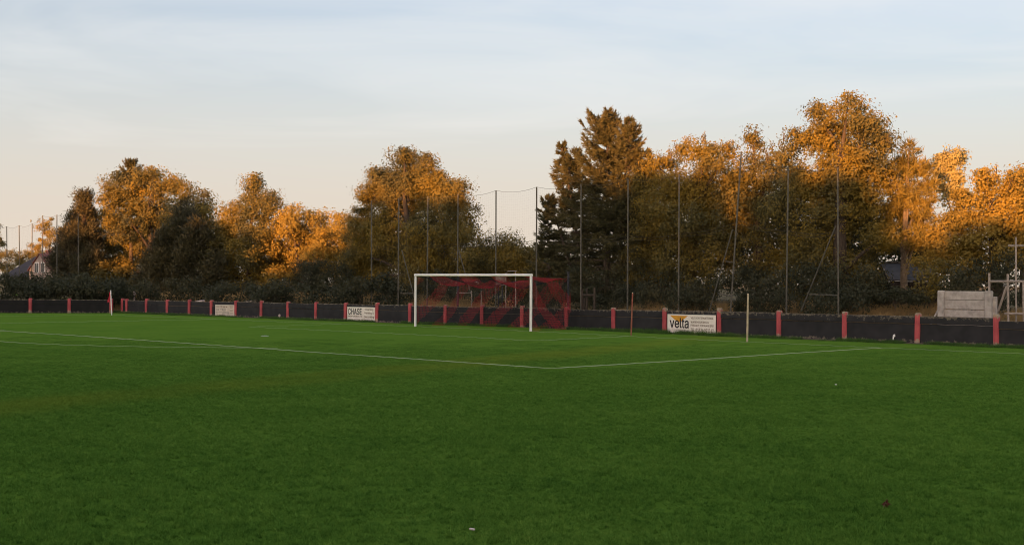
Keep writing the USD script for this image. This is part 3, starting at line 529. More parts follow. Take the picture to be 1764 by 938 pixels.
def clump_points(lob, per, g, seed, cut=.36, shell=(.45, 1.05), cr=.30, npc=34, zmin=None):
    """leaf positions gathered in clumps on the lobes, with gaps where a noise field is low"""
    Pc, Nc = [], []
    for c, r in lob:
        n = max(5, int(per * 1.25 * r * r)); d = g.normal(size=(n, 3)); d /= np.linalg.norm(d, axis=1)[:, None]; d[:, 2] *= .95
        rad = r * (shell[0] + (shell[1] - shell[0]) * g.uniform(0, 1, n) ** .6)
        p = c + d * rad[:, None] * (1 + .6 * (fb(c + d * r, 1.1, seed, 2) - .5))[:, None]
        k = fb(p, .75, seed + 9, 3) > cut; Pc.append(p[k]); Nc.append(d[k])
    Pc, Nc = np.vstack(Pc), np.vstack(Nc)
    if zmin is not None: k = Pc[:, 2] > zmin + .2; Pc, Nc = Pc[k], Nc[k]
    s = cr * g.uniform(.5, 1.35, len(Pc)); P = np.repeat(Pc, npc, 0) + np.clip(g.normal(size=(len(Pc) * npc, 3)), -1.7, 1.7) * np.repeat(s, npc)[:, None] * [1, 1, .75]
    cd = (P - np.repeat(Pc, npc, 0)) / np.repeat(s, npc)[:, None]
    N = np.repeat(Nc, npc, 0) * .55 + cd * .55 + g.normal(size=(len(P), 3)) * .5 + [0, 0, .3]
    return P, N
def limbs(base, lob, top, r0, g, k=9):
    """tapered trunk and limbs that run up into the lobes"""
    out = [tube([base - [0, 0, .3], base + (top - base) * .35 + [g.normal(0, .1), g.normal(0, .1), 0], base + (top - base) * .7 + [g.normal(0, .15), g.normal(0, .15), 0], top], [r0 * 1.25, r0 * .85, r0 * .4, r0 * .07], 9)]
    for i in g.permutation(len(lob))[:k]:
        c = lob[i][0]; s = base + (top - base) * min(.75, max(.15, (c[2] - base[2]) / max(.5, top[2] - base[2]) - .28)); mid = (s + c) / 2 + [0, 0, .15]
        out.append(tube([s, mid, c], [r0 * .42, r0 * .26, r0 * .08], 6))
    return out
def shoots(pts, Y, g, ln=.5, n=5):
    """thin upright twigs with a few leaves at the crown's edge; pts are pixels of their tips"""
    tw, P = [], []
    for px, py in pts:
        for k in range(n):
            q = at(px + g.normal(0, 7), py + abs(g.normal(0, 4)), Y + g.normal(0, .6))[0]; h = ln * g.uniform(.6, 1.5); b = q - [g.normal(0, .15), g.normal(0, .15), h]
            tw.append(tube([b, q], [.018, .006], 4)); m = g.integers(8, 18); s = g.uniform(0, 1, m)[:, None]; P.append(b + (q - b) * s + g.normal(size=(m, 3)) * .07)
    return tw, np.vstack(P)
def broadleaf(label, lobes, Y, mt, seed, trunk_px=None, per=15, leaf=(.12, .085), cut=.29, r0=.22, tips=(), name='broadleaf_tree', cat='tree', npc=150, cr=.30, group=None, spread=.5, shell=(.45, 1.05), bark='bark'):
    g = np.random.default_rng(seed); lob = lobes_world(lobes, Y, g, spread); cx = trunk_px or np.mean([l[0] for l in lobes]); bx = at(cx, 500, Y)[0][0]; base = np.array([bx, Y, float(hz(bx, Y))])
    t = thing(name, label, cat, base, 0, group)
    P, N = clump_points(lob, per, g, seed, cut, cr=cr, npc=npc, zmin=base[2], shell=shell); tw = []
    hi = lob[int(np.argmax([c[2] for c, r in lob]))][0]; br = limbs(base, lob, hi, r0, g)
    cr_ = [leaves(P - base, N, *leaf, g)]
    if tips:
        tw, p2 = shoots(tips, Y, g); cr_.append(leaves(p2 - base, g.normal(size=p2.shape), leaf[0] * .9, leaf[1] * .9, g))
    for b in br + tw: b.apply_translation(-base)
    obj('trunk', br + tw, M[bark], t, 50); obj('crown', cr_, M[mt], t)
    return t
def conifer(label, apexes, Y, seed, mt='needle', name='conifer_tree'):
    """apexes: (apex px, apex py, base half width px, foot py, fullness); boughs that sag and turn up at the tips, each a feathered fan of side twigs"""
    g = np.random.default_rng(seed); bx = at(apexes[0][0], 500, Y)[0][0]; base = np.array([bx, Y, float(hz(bx, Y))]); t = thing(name, label, 'conifer', base); wood, PS, DS, LS = [], [], [], []
    for n_, (apx, apy, hwp, fpy, ex) in enumerate(apexes):
        top, m = at(apx, apy, Y + (g.normal(0, .5) if n_ else 0)); ft = at(apx, fpy, top[1])[0]; Hh = top[2] - ft[2]; R_ = hwp * m; b0 = base if not n_ else base + (top - base) * [.6, .6, .35]
        wood.append(tube([b0 - [0, 0, .2] - base, (b0 + top) / 2 - base, top - base], [.09 if n_ else .26, .05 if n_ else .11, .012], 8))
        for h in np.sort(np.concatenate([g.uniform(0, .99, int(Hh * 20)), [.985, .97, .95]])):
            L = R_ * (1 - h) ** ex * (g.uniform(.4, .85) if g.uniform() < .6 else g.uniform(.85, 1.15)) + .08; az = g.uniform(0, 2 * math.pi); dv = np.array([math.cos(az), math.sin(az), 0]); s0 = np.array([top[0], top[1], ft[2] + Hh * h])
            rise = .05 + .55 * h; u = np.linspace(0, 1, 9)[:, None]
            pts = s0 + dv * L * u + np.array([0, 0, 1]) * L * (rise * u - .70 * u ** 2 * (1 - h) + .36 * u ** 3)
            wood.append(tube(pts - base, np.linspace(.04, .005, 9), 4))
            nt = int(8 + 17 * L); w = g.uniform(.05, 1, nt) ** .9; IP = lambda x: np.stack([np.interp(x, u[:, 0], pts[:, k]) for k in range(3)], 1)
            B = IP(w); T = IP(np.minimum(w + .06, 1)) - IP(w - .06); T /= np.linalg.norm(T, axis=1)[:, None]; S = np.cross(T, [0, 0, 1.0]) * g.choice([-1, 1], nt)[:, None]
            TW = T * .85 + S * g.uniform(.25, .9, nt)[:, None] + np.array([0, 0, 1]) * g.normal(-.16, .16, nt)[:, None]; TW /= np.linalg.norm(TW, axis=1)[:, None]; tl = (.34 * L * (1.02 - w) ** .8 + .16) * g.uniform(.6, 1.15, nt)
            q = 13; f = np.tile(np.linspace(.02, 1, q), nt); Bq, Tq, lq = np.repeat(B, q, 0), np.repeat(TW, q, 0), np.repeat(tl, q)
            PS.append(Bq + Tq * (f * lq)[:, None] - np.array([0, 0, .12]) * (f ** 2 * lq)[:, None]); DS.append(Tq + g.normal(size=Tq.shape) * .42); LS.append(np.full(len(f), .17))
            PS.append(np.repeat(pts[-1:], 6, 0)); DS.append(np.repeat(T[np.argmax(w)][None], 6, 0) + g.normal(size=(6, 3)) * .2 + [0, 0, .25]); LS.append(np.full(6, .30))
    obj('trunk', wood, M['bark'], t); obj('crown', spikes(np.vstack(PS) - base, np.vstack(DS), np.concatenate(LS), .042, g), M[mt], t); return t
def pine(label, lobes, Y, seed, trunk_px, trunk_top, mt='pine', per=12, name='pine_tree', nl=.30, bark='pinebark', cut=.30, r0=.16, nw=.05, cl=.10):
    g = np.random.default_rng(seed); lob = lobes_world(lobes, Y, g, .6); bx = at(trunk_px, 500, Y)[0][0]; base = np.array([bx, Y, float(hz(bx, Y))]); t = thing(name, label, 'conifer', base)
    C, D = [], []
    for c, r in lob:
        n = max(6, int(per * 2.2 * r * r)); d = g.normal(size=(n, 3)); d /= np.linalg.norm(d, axis=1)[:, None]; p = c + d * (r * (.4 + .6 * g.uniform(0, 1, n) ** .6))[:, None]; k = fb(p, .8, seed, 3) > cut; C.append(p[k]); D.append(d[k] + [0, 0, .8])
    C, D = np.vstack(C), np.vstack(D); q = 46; k = C[:, 2] > base[2] + .3; C, D = C[k], D[k]
    P = np.repeat(C, q, 0) + g.normal(size=(len(C) * q, 3)) * cl; Dn = np.repeat(D, q, 0) * .7 + g.normal(size=P.shape) * .75
    hi = at(*trunk_top, Y)[0]; wood = limbs(base, lob, hi, r0, g, 12)
    for b in wood: b.apply_translation(-base)
    obj('trunk', wood, M[bark], t, 50); obj('crown', spikes(P - base, Dn, nl, nw, g), M[mt], t); return t

YT_ = 15.0
pine('tall narrow dark evergreen at the left end of the tree row', [(148, 345, 16), (140, 375, 24), (128, 410, 28), (150, 410, 26), (118, 450, 30), (150, 455, 32), (115, 490, 28), (150, 495, 30), (140, 335, 9), (150, 330, 9), (142, 352, 16), (125, 430, 30)], 16.0, 11, 140, (146, 330), 'yew', 11, 'evergreen_tree', .34, 'bark', .2, nw=.085, cl=.24)
broadleaf('big rust coloured tree beside the dark evergreen at the left', [(195, 335, 26), (240, 325, 28), (280, 325, 24), (180, 380, 28), (225, 375, 40), (275, 365, 36), (315, 335, 22), (340, 350, 22), (175, 430, 30), (220, 430, 38), (180, 475, 30), (222, 478, 32), (265, 420, 30), (305, 380, 30), (200, 310, 14), (268, 298, 14), (300, 312, 14), (226, 305, 20), (250, 300, 16), (345, 372, 26), (356, 402, 24), (335, 360, 22)], 18.0, 'maple', 12, per=5.5, leaf=(.19, .13), cr=.42, tips=[(200, 305), (268, 292), (300, 300), (350, 330)], r0=.3)
conifer('small spruce top poking above the rust coloured tree', [(226, 278, 46, 400, .6)], 18.4, 13)
pine('broad dark conical evergreen in front of the rust coloured tree', [(318, 365, 18), (322, 395, 30), (345, 400, 22), (300, 420, 34), (340, 430, 34), (285, 455, 38), (330, 465, 40), (365, 460, 25), (270, 490, 36), (320, 495, 36), (365, 495, 26)], 14.0, 14, 318, (320, 352), 'yew', 11, 'evergreen_tree', .34, 'bark', .2, nw=.085, cl=.24)
broadleaf('brown green tree with twin pointed tops beside the golden tree', [(441, 325, 15), (438, 350, 24), (415, 362, 20), (470, 352, 15), (400, 390, 30), (440, 390, 34), (470, 375, 20), (385, 430, 34), (425, 435, 36), (370, 475, 36), (415, 480, 36), (465, 340, 9), (440, 312, 8), (378, 402, 26), (395, 372, 18)], 15.5, 'maple', 15, per=6.5, leaf=(.165, .115), cr=.36, tips=[(440, 302), (466, 325), (415, 345), (483, 352)])
broadleaf('bright golden spreading tree in the middle left', [(503, 368, 16), (500, 388, 24), (545, 385, 24), (590, 385, 22), (480, 415, 32), (530, 415, 36), (575, 415, 34), (455, 450, 30), (500, 450, 34), (545, 450, 34), (445, 480, 26), (480, 485, 30), (610, 400, 22), (437, 495, 20), (598, 430, 26), (604, 462, 24)], 17.0, 'gold', 16, per=7, leaf=(.165, .115), cr=.36, tips=[(503, 352), (548, 365), (575, 362), (600, 368)])
broadleaf('big round maple behind the left goalpost', [(700, 285, 24), (665, 305, 22), (730, 295, 22), (765, 315, 24), (790, 325, 16), (640, 340, 26), (700, 335, 44), (765, 350, 34), (805, 365, 20), (625, 385, 30), (680, 400, 50), (750, 405, 50), (810, 400, 22), (612, 435, 28), (660, 455, 46), (730, 460, 48), (795, 450, 34), (605, 480, 24), (655, 495, 30), (697, 268, 10), (738, 275, 9), (645, 305, 10), (725, 325, 40), (768, 338, 34), (662, 322, 30)], 14.5, 'maple', 17, per=11, leaf=(.132, .095), cr=.33, tips=[(697, 258), (740, 270), (650, 292), (800, 312), (822, 350)], r0=.3, trunk_px=715)
broadleaf('low pale brown thicket in the gap behind the crossbar', [(835, 435, 26), (865, 428, 24), (895, 432, 22), (925, 440, 22), (850, 465, 30), (890, 468, 30), (925, 475, 24), (830, 480, 22), (848, 448, 24), (880, 445, 26), (910, 452, 24), (870, 485, 24), (905, 490, 22), (820, 455, 22)], 17.0, 'maple', 18, per=14, leaf=(.12, .085), cut=.30, name='thicket', cat='bush', r0=.1)
conifer('tall spruce with upturned boughs right of the goal', [(1046, 205, 136, 524, .56), (1083, 220, 66, 440, .6), (990, 262, 66, 505, .62), (1112, 262, 40, 440, .7), (945, 340, 44, 515, .7), (1047, 190, 20, 290, .9), (1084, 206, 17, 290, .9), (968, 250, 17, 320, .9)], 13.5, 19)
broadleaf('mid height orange topped tree between the spruce and the tallest tree', [(1190, 255, 22), (1215, 250, 18), (1160, 275, 22), (1130, 285, 22), (1230, 275, 24), (1255, 265, 14), (1110, 320, 28), (1160, 320, 36), (1220, 320, 38), (1265, 310, 26), (1120, 375, 36), (1180, 380, 44), (1245, 380, 42), (1110, 430, 36), (1165, 440, 44), (1230, 440, 44), (1120, 480, 36), (1200, 490, 40), (1275, 345, 34), (1140, 350, 36), (1200, 345, 36)], 13.5, 'maple', 20, per=14, leaf=(.122, .088), cr=.30, cut=.31, tips=[(1190, 232), (1213, 228), (1155, 252), (1255, 240), (1175, 240), (1240, 250)], r0=.25)
broadleaf('slender sparse tree with a lone leafy spire', [(1297, 235, 8), (1296, 250, 10), (1300, 275, 18), (1330, 275, 18), (1285, 300, 22), (1320, 310, 26), (1290, 350, 30), (1330, 360, 32), (1290, 410, 36), (1335, 420, 36), (1300, 470, 36), (1345, 480, 34)], 14.5, 'maple', 21, per=11, leaf=(.122, .088), cr=.26, cut=.36, tips=[(1297, 214), (1330, 248), (1345, 240), (1318, 258)], name='slender_tree')
broadleaf('tallest orange crowned tree in the right half', [(1460, 185, 20), (1475, 200, 24), (1430, 200, 22), (1410, 195, 14), (1500, 215, 20), (1380, 235, 24), (1430, 245, 44), (1490, 250, 38), (1360, 270, 22), (1515, 245, 14), (1390, 300, 46), (1460, 300, 56), (1510, 295, 26), (1370, 360, 48), (1440, 360, 56), (1500, 350, 40), (1390, 425, 48), (1460, 430, 54), (1515, 410, 26), (1400, 485, 42), (1470, 485, 44)], 13.5, 'maple', 22, per=12.5, leaf=(.122, .088), cr=.31, tips=[(1455, 158), (1475, 166), (1402, 172), (1500, 188), (1525, 225), (1365, 215)], r0=.34)
pine('rounded pine with a pale bare trunk beside the shed', [(1566, 255, 11), (1568, 275, 20), (1585, 290, 20), (1550, 290, 20), (1568, 315, 34), (1595, 325, 22), (1540, 325, 20), (1560, 360, 36), (1595, 365, 24), (1540, 385, 26), (1580, 400, 28), (1545, 415, 22)], 15.0, 23, 1557, (1566, 250), per=17)
broadleaf('wispy pale birch behind the pine', [(1640, 275, 16), (1655, 270, 12), (1625, 290, 16), (1650, 300, 20), (1620, 320, 20), (1650, 330, 22), (1630, 360, 26), (1660, 360, 20), (1628, 275, 10)], 19.0, 'pale', 24, per=12, leaf=(.14, .10), cr=.22, cut=.46, tips=[(1640, 250), (1655, 252), (1628, 262), (1612, 280)], name='birch_tree', r0=.13)
broadleaf('broad golden orange tree at the right edge', [(1712, 300, 18), (1740, 315, 22), (1690, 310, 20), (1765, 310, 20), (1680, 345, 28), (1730, 350, 36), (1775, 350, 30), (1665, 385, 28), (1710, 395, 40), (1770, 395, 36), (1645, 425, 28), (1690, 435, 36), (1750, 440, 40), (1625, 460, 24), (1665, 470, 30), (1800, 340, 40), (1800, 420, 45), (1605, 425, 24), (1622, 392, 22), (1598, 450, 22), (1642, 385, 24), (1658, 362, 22), (1662, 335, 16)], 13.5, 'gold', 25, per=13, leaf=(.12, .085), cr=.28, tips=[(1712, 282), (1738, 292), (1690, 290), (1752, 296)], trunk_px=1720, r0=.26)
broadleaf('small dark spired tree at the far right edge', [(1754, 305, 8), (1757, 325, 13), (1765, 350, 18)], 20.0, 'maple', 26, per=14, leaf=(.122, .088), tips=[(1755, 290)], name='slender_tree', r0=.1)
broadleaf('small golden tree beyond the far net at the left', [(75, 392, 12), (95, 398, 14), (70, 412, 12), (92, 420, 18), (108, 410, 12), (60, 425, 9), (85, 385, 9)], 44.0, 'gold', 27, per=6, leaf=(.18, .125), cut=.43, tips=[(70, 375), (90, 378)], r0=.12)
broadleaf('tree just cut by the left edge of the picture', [(-14, 405, 20), (-8, 425, 14)], 26.0, 'maple', 28, per=6, leaf=(.18, .125), cut=.4, r0=.15)

# low bushes below the trees, each its own
BUSH = [('dark bush mass before the house at the far left', [(12, 492, 18), (50, 500, 15), (82, 494, 16), (20, 508, 16), (60, 510, 14), (102, 492, 20), (-12, 488, 18)], 11.0, 'thick'),
        ('low brown topped hedge beyond the far net', [(x, y + 3 * math.sin(x * .21), r) for y, r in ((439, 8), (450, 10), (462, 10)) for x in range(-24, 118, 8)], 48.0, 'maple'),
        ('dark bush below the rust coloured tree', [(200, 500, 22), (235, 500, 24), (165, 503, 22)], 12.5, 'green'),
        ('dark bush between the conical evergreen and the twin topped tree', [(390, 505, 24), (425, 500, 24), (350, 508, 22)], 12.5, 'green'),
        ('round dark bush in front of the golden tree', [(515, 480, 30), (550, 475, 32), (585, 482, 28), (500, 505, 22), (545, 505, 26), (585, 508, 22), (530, 460, 20)], 12.0, 'green'),
        ('dark bush under the left side of the maple', [(630, 505, 24), (665, 505, 24), (605, 505, 20)], 11.5, 'green'),
        ('shadowy bush behind the left half of the net', [(730, 500, 26), (770, 502, 26), (810, 500, 24), (750, 480, 22)], 11.5, 'green'),
        ('dark bush at the foot of the spruce', [(960, 495, 24), (1000, 490, 28), (1045, 490, 28), (1085, 495, 26), (940, 510, 18)], 10.8, 'green'),
        ('grey green bush behind the leaning red brown pole', [(1120, 495, 28), (1160, 495, 28), (1200, 498, 28), (1240, 500, 26)], 10.8, 'green'),
        ('dark bush behind the upright pale pole', [(1290, 490, 34), (1335, 490, 34), (1310, 505, 26)], 11.0, 'green'),
        ('dark bush under the tallest tree', [(1385, 485, 36), (1435, 485, 36), (1475, 490, 30), (1500, 480, 24)], 11.2, 'green'),
        ('tall dark bush behind the concrete barrier', [(1660, 480, 30), (1700, 470, 34), (1745, 460, 36), (1780, 470, 36), (1680, 505, 26), (1740, 500, 28), (1640, 500, 20)], 10.5, 'green'),
        ('rusty bramble on the bank right of the shed', [(1600, 480, 20), (1622, 470, 22), (1590, 500, 18), (1612, 500, 18), (1592, 462, 12)], 11.5, 'maple'),
        ('grey green scrub at the pine trunk', [(1520, 512, 7), (1540, 508, 9), (1560, 512, 7), (1580, 514, 7), (1505, 514, 6)], 10.0, 'green')]
for i, (lab, lb, Y, mt) in enumerate(BUSH):
    far = Y > 40 or lb[0][0] < 300
    broadleaf(lab, lb, Y, 'thick' if mt == 'green' else mt, 60 + i, per=10 if not far else 6, leaf=(.12, .085) if not far else (.19, .13), cut=.34, name='bush', cat='bush', r0=.05, cr=.26 if not far else .4, npc=80)

# dense growth that closes the gaps behind the tree row, and low undergrowth at its foot
BACK = [('dark thicket closing the gap behind the shed', [(1490, 420, 34), (1530, 415, 32), (1500, 470, 34), (1570, 425, 30), (1610, 420, 30), (1600, 460, 30), (1600, 402, 22), (1580, 442, 24), (1622, 425, 26)], 24.0, 'green'),
        ('dark thicket behind the tallest tree', [(1370, 400, 40), (1430, 400, 40), (1480, 400, 40), (1400, 460, 40), (1470, 460, 40), (1378, 335, 34), (1350, 305, 26), (1420, 350, 36)], 22.0, 'green'),
        ('dark thicket behind the slender spired tree', [(1260, 400, 40), (1310, 390, 40), (1350, 410, 36), (1280, 460, 40), (1330, 460, 40), (1310, 345, 36), (1265, 350, 34), (1225, 350, 34)], 22.0, 'green'),
        ('dark thicket behind the spruce', [(985, 440, 36), (1050, 400, 40), (1100, 380, 40), (1160, 400, 40), (1210, 410, 40), (1010, 480, 36), (1090, 470, 40), (1170, 470, 40), (925, 455, 30), (950, 485, 28), (965, 460, 32), (1040, 450, 36)], 20.5, 'green'),
        ('dark thicket behind the round maple', [(620, 450, 36), (680, 430, 44), (740, 430, 44), (790, 450, 34), (680, 378, 40), (740, 372, 40), (640, 398, 34), (788, 396, 32), (650, 490, 36), (720, 490, 36), (780, 490, 36)], 21.0, 'green'),
        ('dark thicket behind the golden tree', [(390, 450, 34), (440, 450, 34), (500, 440, 36), (550, 440, 36), (590, 450, 30), (420, 490, 28), (500, 490, 28), (570, 490, 28)], 24.0, 'green'),
        ('dark thicket behind the rust coloured tree', [(130, 450, 34), (180, 430, 36), (240, 430, 40), (300, 430, 36), (150, 490, 28), (220, 490, 28), (300, 490, 28)], 26.0, 'green')]
for i, (lab, lb, Y, mt) in enumerate(BACK):
    broadleaf(lab, lb, Y, mt, 90 + i, per=5, leaf=(.2, .14), cut=.2, name='thicket', cat='thicket', r0=.08, cr=.4, npc=70)
gu = np.random.default_rng(41); px, low = 20.0, []
while px < 1500:
    Yl = gu.uniform(7.8, 9.6) if px > 700 else gu.uniform(5.4, 7.6); q, m = at(px, 512 + 12 * px / 1500, Yl); z = float(hz(q[0], Yl)); sc = gu.uniform(.75, 1.25) * (1.15 if px < 700 else .85)
    if not low or len(low) == 1 and px > 120:
        lob = [(np.array([gu.normal(0, .6), gu.normal(0, .3), .25 + .25 * k]), .55 - .06 * k) for k in range(4)]; P, N = clump_points(lob, 16, gu, 3 + len(low), .25, cr=.24, npc=60, zmin=-.2)
        t = thing('undergrowth_bush', 'low dark bush at the foot of the tree row behind the wall', 'bush', (q[0], Yl, z), 0, 'low bushes at the foot of the trees'); obj('stems', [tube([(0, 0, -.1), c * .5, c], [.02, .014, .006], 4) for c, r in lob], M['bark'], t); obj('leaves', leaves(P, N, .14, .09, gu), M['thick'], t); low.append(t)
    else:
        copy(low[int(gu.integers(0, len(low)))], (q[0], Yl, z), gu.uniform(0, 6.28), (sc, sc, sc * gu.uniform(.8, 1.3)), 'low dark bush at the foot of the tree row behind the wall', 'bush', 'low bushes at the foot of the trees')
    px += gu.uniform(28, 52) * (1 if px < 700 else 1.25)

for i in range(18):                                               # and behind the corner wall
    u_ = gu.uniform(-1.0, 12); x_, y_ = -37.6 - .51 * u_ - gu.uniform(.9, 2.6), 3.4 - .86 * u_ + gu.uniform(.3, 1.2); sc = gu.uniform(.8, 1.4)
    copy(low[i % len(low)], (x_, y_, float(hz(x_, y_))), gu.uniform(0, 6.28), (sc, sc, sc * gu.uniform(.9, 1.4)), 'dark bush behind the corner wall at the left', 'bush', 'bushes behind the corner wall')
# tall trees behind the camera: they keep the low sun off the pitch and the lower part of the tree row
SHADE = [(-60, 428, 34), (0, 428, 34), (70, 430, 34), (100, 425, 34), (118, 345, 16), (160, 350, 16), (180, 445, 18), (200, 488, 18), (225, 482, 18), (255, 400, 16), (290, 350, 15), (350, 345, 15), (395, 400, 15.5), (440, 418, 15.5), (470, 450, 16), (500, 500, 17), (545, 466, 17), (590, 438, 16), (625, 362, 14.5), (700, 356, 14.5), (780, 356, 14.5), (900, 400, 16), (960, 340, 13.5), (1060, 335, 13.5), (1160, 345, 13.5),
         (1280, 320, 14), (1400, 318, 13.5), (1480, 335, 13.5), (1530, 385, 14), (1570, 430, 15), (1640, 455, 13.5), (1700, 430, 13.5), (1764, 430, 13.5)]
sh = SUN[:2] / np.linalg.norm(SUN[:2]); ax = np.array([-sh[1], sh[0]])
if ax[0] < 0: ax = -ax
us, Hs = [], []; T0 = 78.0                                        # metres towards the sun from the origin
for px, py, Y in SHADE:
    q, _ = at(px, py, Y); us.append(q[:2] @ ax); Hs.append(q[2] + .45 + (T0 - q[:2] @ sh) * math.tan(SUN_EL))
o = np.argsort(us); us, Hs = np.array(us)[o], np.array(Hs)[o]
g = np.random.default_rng(99); proto = None; u = us[0] - 12
while u < us[-1] + 14:
    H = float(np.interp(u, us, Hs)) + g.normal(0, .25); p = sh * (T0 + g.uniform(-1.5, 1.5)) + ax * u
    if proto is None:
        c = np.array([0, 0, 0.]); lob = [(np.array([g.normal(0, .8), g.normal(0, .8), z]), r) for z, r in ((1.2, 2.0), (2.6, 2.2), (4.2, 2.2), (5.6, 2.1), (7.0, 1.9), (8.2, 1.5), (9.2, .8))] * 2
        P, N = clump_points(lob, 6, g, 5, .12, cr=.55, npc=30, shell=(.15, 1.0)); kk = P[:, 2] < 10; P, N = P[kk], N[kk]
        proto = thing('screen_tree', 'tall dense tree in the row behind the photographer', 'tree', (*p, 0), 0, 'trees behind the photographer')
        obj('trunk', tube([(0, 0, -.5), (0, 0, 5), (0, 0, 9.3)], [.3, .2, .05], 8), M['bark'], proto); obj('crown', leaves(P, N, .5, .42, g), M['green'], proto)
        UsdGeom.Xformable(proto).AddScaleOp().Set(Gf.Vec3f(1.4, 1.4, H / 10)); inner = '/World/screen_tree'
    else:
        copy(proto, (*p, 0), g.uniform(0, 6.28), (1.4, 1.4, H / 10), 'tall dense tree in the row behind the photographer', 'tree', 'trees behind the photographer')
    u += 3.6

# ------------------------------------------------------------------ grass
def patch(n, size, h, w, g, lean=.5, tuft=14, spread=.016):
    """blades that stand in small tufts, each tuft with its own height and lean"""
    k = max(1, n // tuft); c = g.uniform(-size / 2, size / 2, (k, 2)); th_ = g.uniform(.45, 1.45, k); tl = g.normal(0, lean * .6, (k, 2)); ix = np.repeat(np.arange(k), tuft); n = len(ix)
    P = np.column_stack([c[ix] + g.normal(0, spread, (n, 2)), np.zeros(n)]); az = g.uniform(0, 2 * math.pi, n); hh = h * th_[ix] * g.uniform(.55, 1.15, n); ln = (tl[ix] + g.normal(0, lean * .7, (n, 2))) * hh[:, None]
    s = np.column_stack([np.cos(az), np.sin(az), np.zeros(n)]) * (w * g.uniform(.6, 1.3, n) / 2)[:, None]
    return trimesh.Trimesh(np.stack([P - s, P + s, P + np.column_stack([ln, hh])], 1).reshape(-1, 3), np.arange(3 * n).reshape(-1, 3), process=False)
def scatter(name, protos, m, pts, rot, scl, label, cat=None):
    pi = UsdGeom.PointInstancer.Define(stage, numbered('/World', name)); paths = []
    for k, g_ in enumerate(protos):
        o_ = usdkit.mesh(stage, f'{pi.GetPath()}/tuft_{k:03d}' if k else f'{pi.GetPath()}/tuft', g_, m); paths.append(o_.GetPath())
    pi.CreatePrototypesRel().SetTargets(paths); n = len(pts)
    pi.CreateProtoIndicesAttr(Vt.IntArray.FromNumpy((np.arange(n) * 7919 % len(protos)).astype(np.int32))); pi.CreatePositionsAttr(Vt.Vec3fArray.FromNumpy(np.asarray(pts, np.float32)))
    pi.CreateOrientationsAttr(Vt.QuathArray([Gf.Quath(float(math.cos(a / 2)), 0, 0, float(math.sin(a / 2))) for a in rot])); pi.CreateScalesAttr(Vt.Vec3fArray.FromNumpy(np.asarray(scl, np.float32)))
    return tag(pi.GetPrim(), label, cat, kind='stuff')
g = np.random.default_rng(3)
S = 0.5; gx, gy = np.meshgrid(np.arange(-10, 55, S), np.arange(-50, 4, S)); P = np.column_stack([gx.ravel(), gy.ravel()])
d = P - EYE[:2]; f2 = FW[:2] / np.linalg.norm(FW[:2]); dep = d @ f2; lat = d @ np.array([f2[1], -f2[0]])
k = (dep > 7.5) & (dep < 50) & (g.uniform(41, 50, len(P)) > dep) & ~((np.hypot(P[:, 0] + 2, P[:, 1] + 8) > 12.2) & (np.hypot(P[:, 0] + 2, P[:, 1] + 8) < 13.0) & (P[:, 1] < -15)) & ~((np.abs(P[:, 1] + 16.5) < .40) & (np.abs(P[:, 0]) < 20.6)) & ~((np.abs(P[:, 0] - 20.16) < .40) & (P[:, 1] > -17)) & (np.abs(lat) < dep * .42 + 2.0); P = P[k] + g.uniform(-.08, .08, (k.sum(), 2))
sc = .35 + 1.3 * fb(np.column_stack([P, 0 * P[:, 0]]), 1.6, 21)
scatter('grass', [patch(1500, .6, .046, .0075, g, .8) for _ in range(5)], M['blade'], np.column_stack([P, hz(P[:, 0], P[:, 1]) - .002]), g.uniform(0, 6.28, len(P)), np.column_stack([np.ones(len(P)), np.ones(len(P)), sc * (1 - .82 * sm01((np.linalg.norm(P - EYE[:2], axis=1) - 12) / 32))]), 'short mown turf of the pitch in the foreground', 'grass')
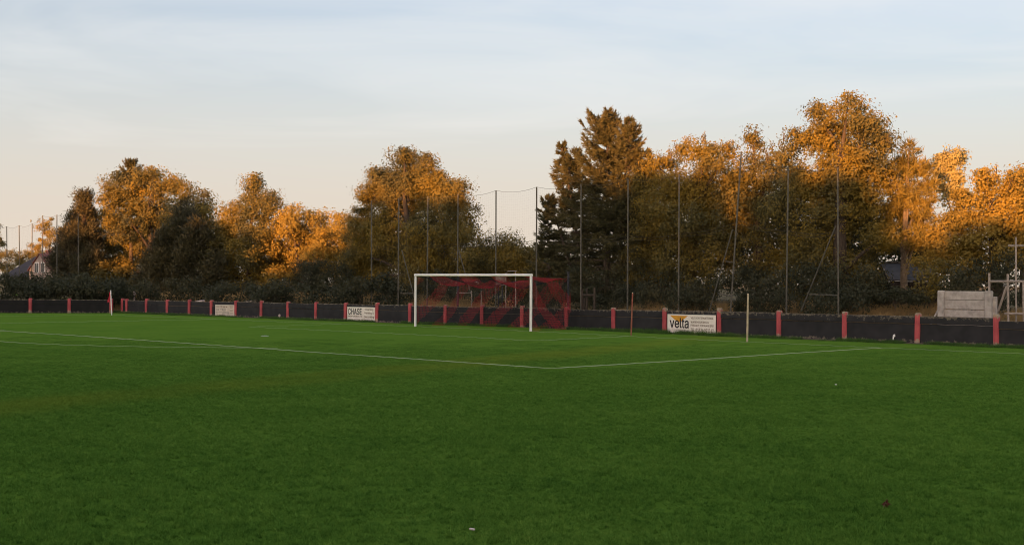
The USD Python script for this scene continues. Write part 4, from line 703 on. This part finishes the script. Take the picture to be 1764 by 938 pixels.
# rough grass along the wall's foot
n = 1500; X = g.uniform(-40, 27, n); Y = WALL_Y(X) - .12 - np.abs(g.normal(0, .28, n)); k = fb(np.column_stack([X, Y, 0 * X]), .5, 8) + .25 * np.exp(-((X - 9) / 2.2) ** 2) > .43
X, Y = X[k], Y[k]; big = .5 + .6 * np.exp(-((X - 8.6) / 2.6) ** 2) * g.uniform(.4, 1, len(X)) + .35 * g.uniform(0, 1, len(X))
scatter('verge_grass', [patch(70, .34, .17, .014, g, .45, 7, .04) for _ in range(4)], M['weed'], np.column_stack([X, Y, hz(X, Y) - .01]), g.uniform(0, 6.28, len(X)), np.column_stack([np.ones(len(X)), np.ones(len(X)), big]), 'unmown green grass along the foot of the wall', 'grass')
n = 5200; X = g.uniform(-45, 30, n); Y = WALL_Y(X) + .4 + g.uniform(0, 1, n) ** 1.3 * 7.5; k = (fb(np.column_stack([X, Y, 0 * X]), .22, 18) + .14 * np.exp(-((X - 16) / 5) ** 2) > .46); X, Y = X[k], Y[k]
scatter('dry_grass', [patch(60, .5, .34, .016, g, .5, 6, .06) for _ in range(4)], M['dryblade'], np.column_stack([X, Y, hz(X, Y)]), g.uniform(0, 6.28, len(X)), np.column_stack([np.ones(len(X)), np.ones(len(X)), g.uniform(.5, 1.25, len(X))]), 'dry straw coloured grass on the bank behind the wall', 'grass')
# bare soil strip at the wall's foot
xs = np.arange(-38, 28.1, .5); e = .35 + .25 * fb(np.column_stack([xs, 0 * xs, 0 * xs]), .7, 4); V = np.vstack([np.column_stack([xs, WALL_Y(xs) + .1, hz(xs, WALL_Y(xs)) * 0 + .03]), np.column_stack([xs, WALL_Y(xs) - e, hz(xs, WALL_Y(xs) - e) + .008])]); n = len(xs); i = np.arange(n - 1)
struct('soil_strip', trimesh.Trimesh(V, np.vstack([np.stack([n + i, n + i + 1, i + 1], 1), np.stack([n + i, i + 1, i], 1)]), process=False), M['dirt'])

# litter lying in the near grass
q = gpt(813, 919); s = box((0, 0, 0), (.055, .03, .018), .006); o = obj('paper_scrap', s, M['litter']); UsdGeom.Xformable(o).AddTranslateOp().Set(Gf.Vec3d(q[0], q[1], float(hz(q[0], q[1])) + .035)); tag(o, 'tiny pale scrap lying in the nearest grass, bottom centre', 'litter')
q = gpt(1527, 876); lf = leaves(np.zeros((6, 3)) + g.normal(0, .012, (6, 3)), g.normal(size=(6, 3)), .105, .07, g); o = obj('fallen_leaf', lf, M['deadleaf']); UsdGeom.Xformable(o).AddTranslateOp().Set(Gf.Vec3d(q[0], q[1], float(hz(q[0], q[1])) + .045)); tag(o, 'curled dark red brown leaf in the grass at the lower right', 'leaf')
q = gpt(1440, 664); s = box((0, 0, 0), (.04, .035, .02), .006); o = obj('paper_scrap', s, M['white']); UsdGeom.Xformable(o).AddTranslateOp().Set(Gf.Vec3d(q[0], q[1], float(hz(q[0], q[1])) + .03)); tag(o, 'white speck of paper on the grass right of the penalty corner', 'litter')
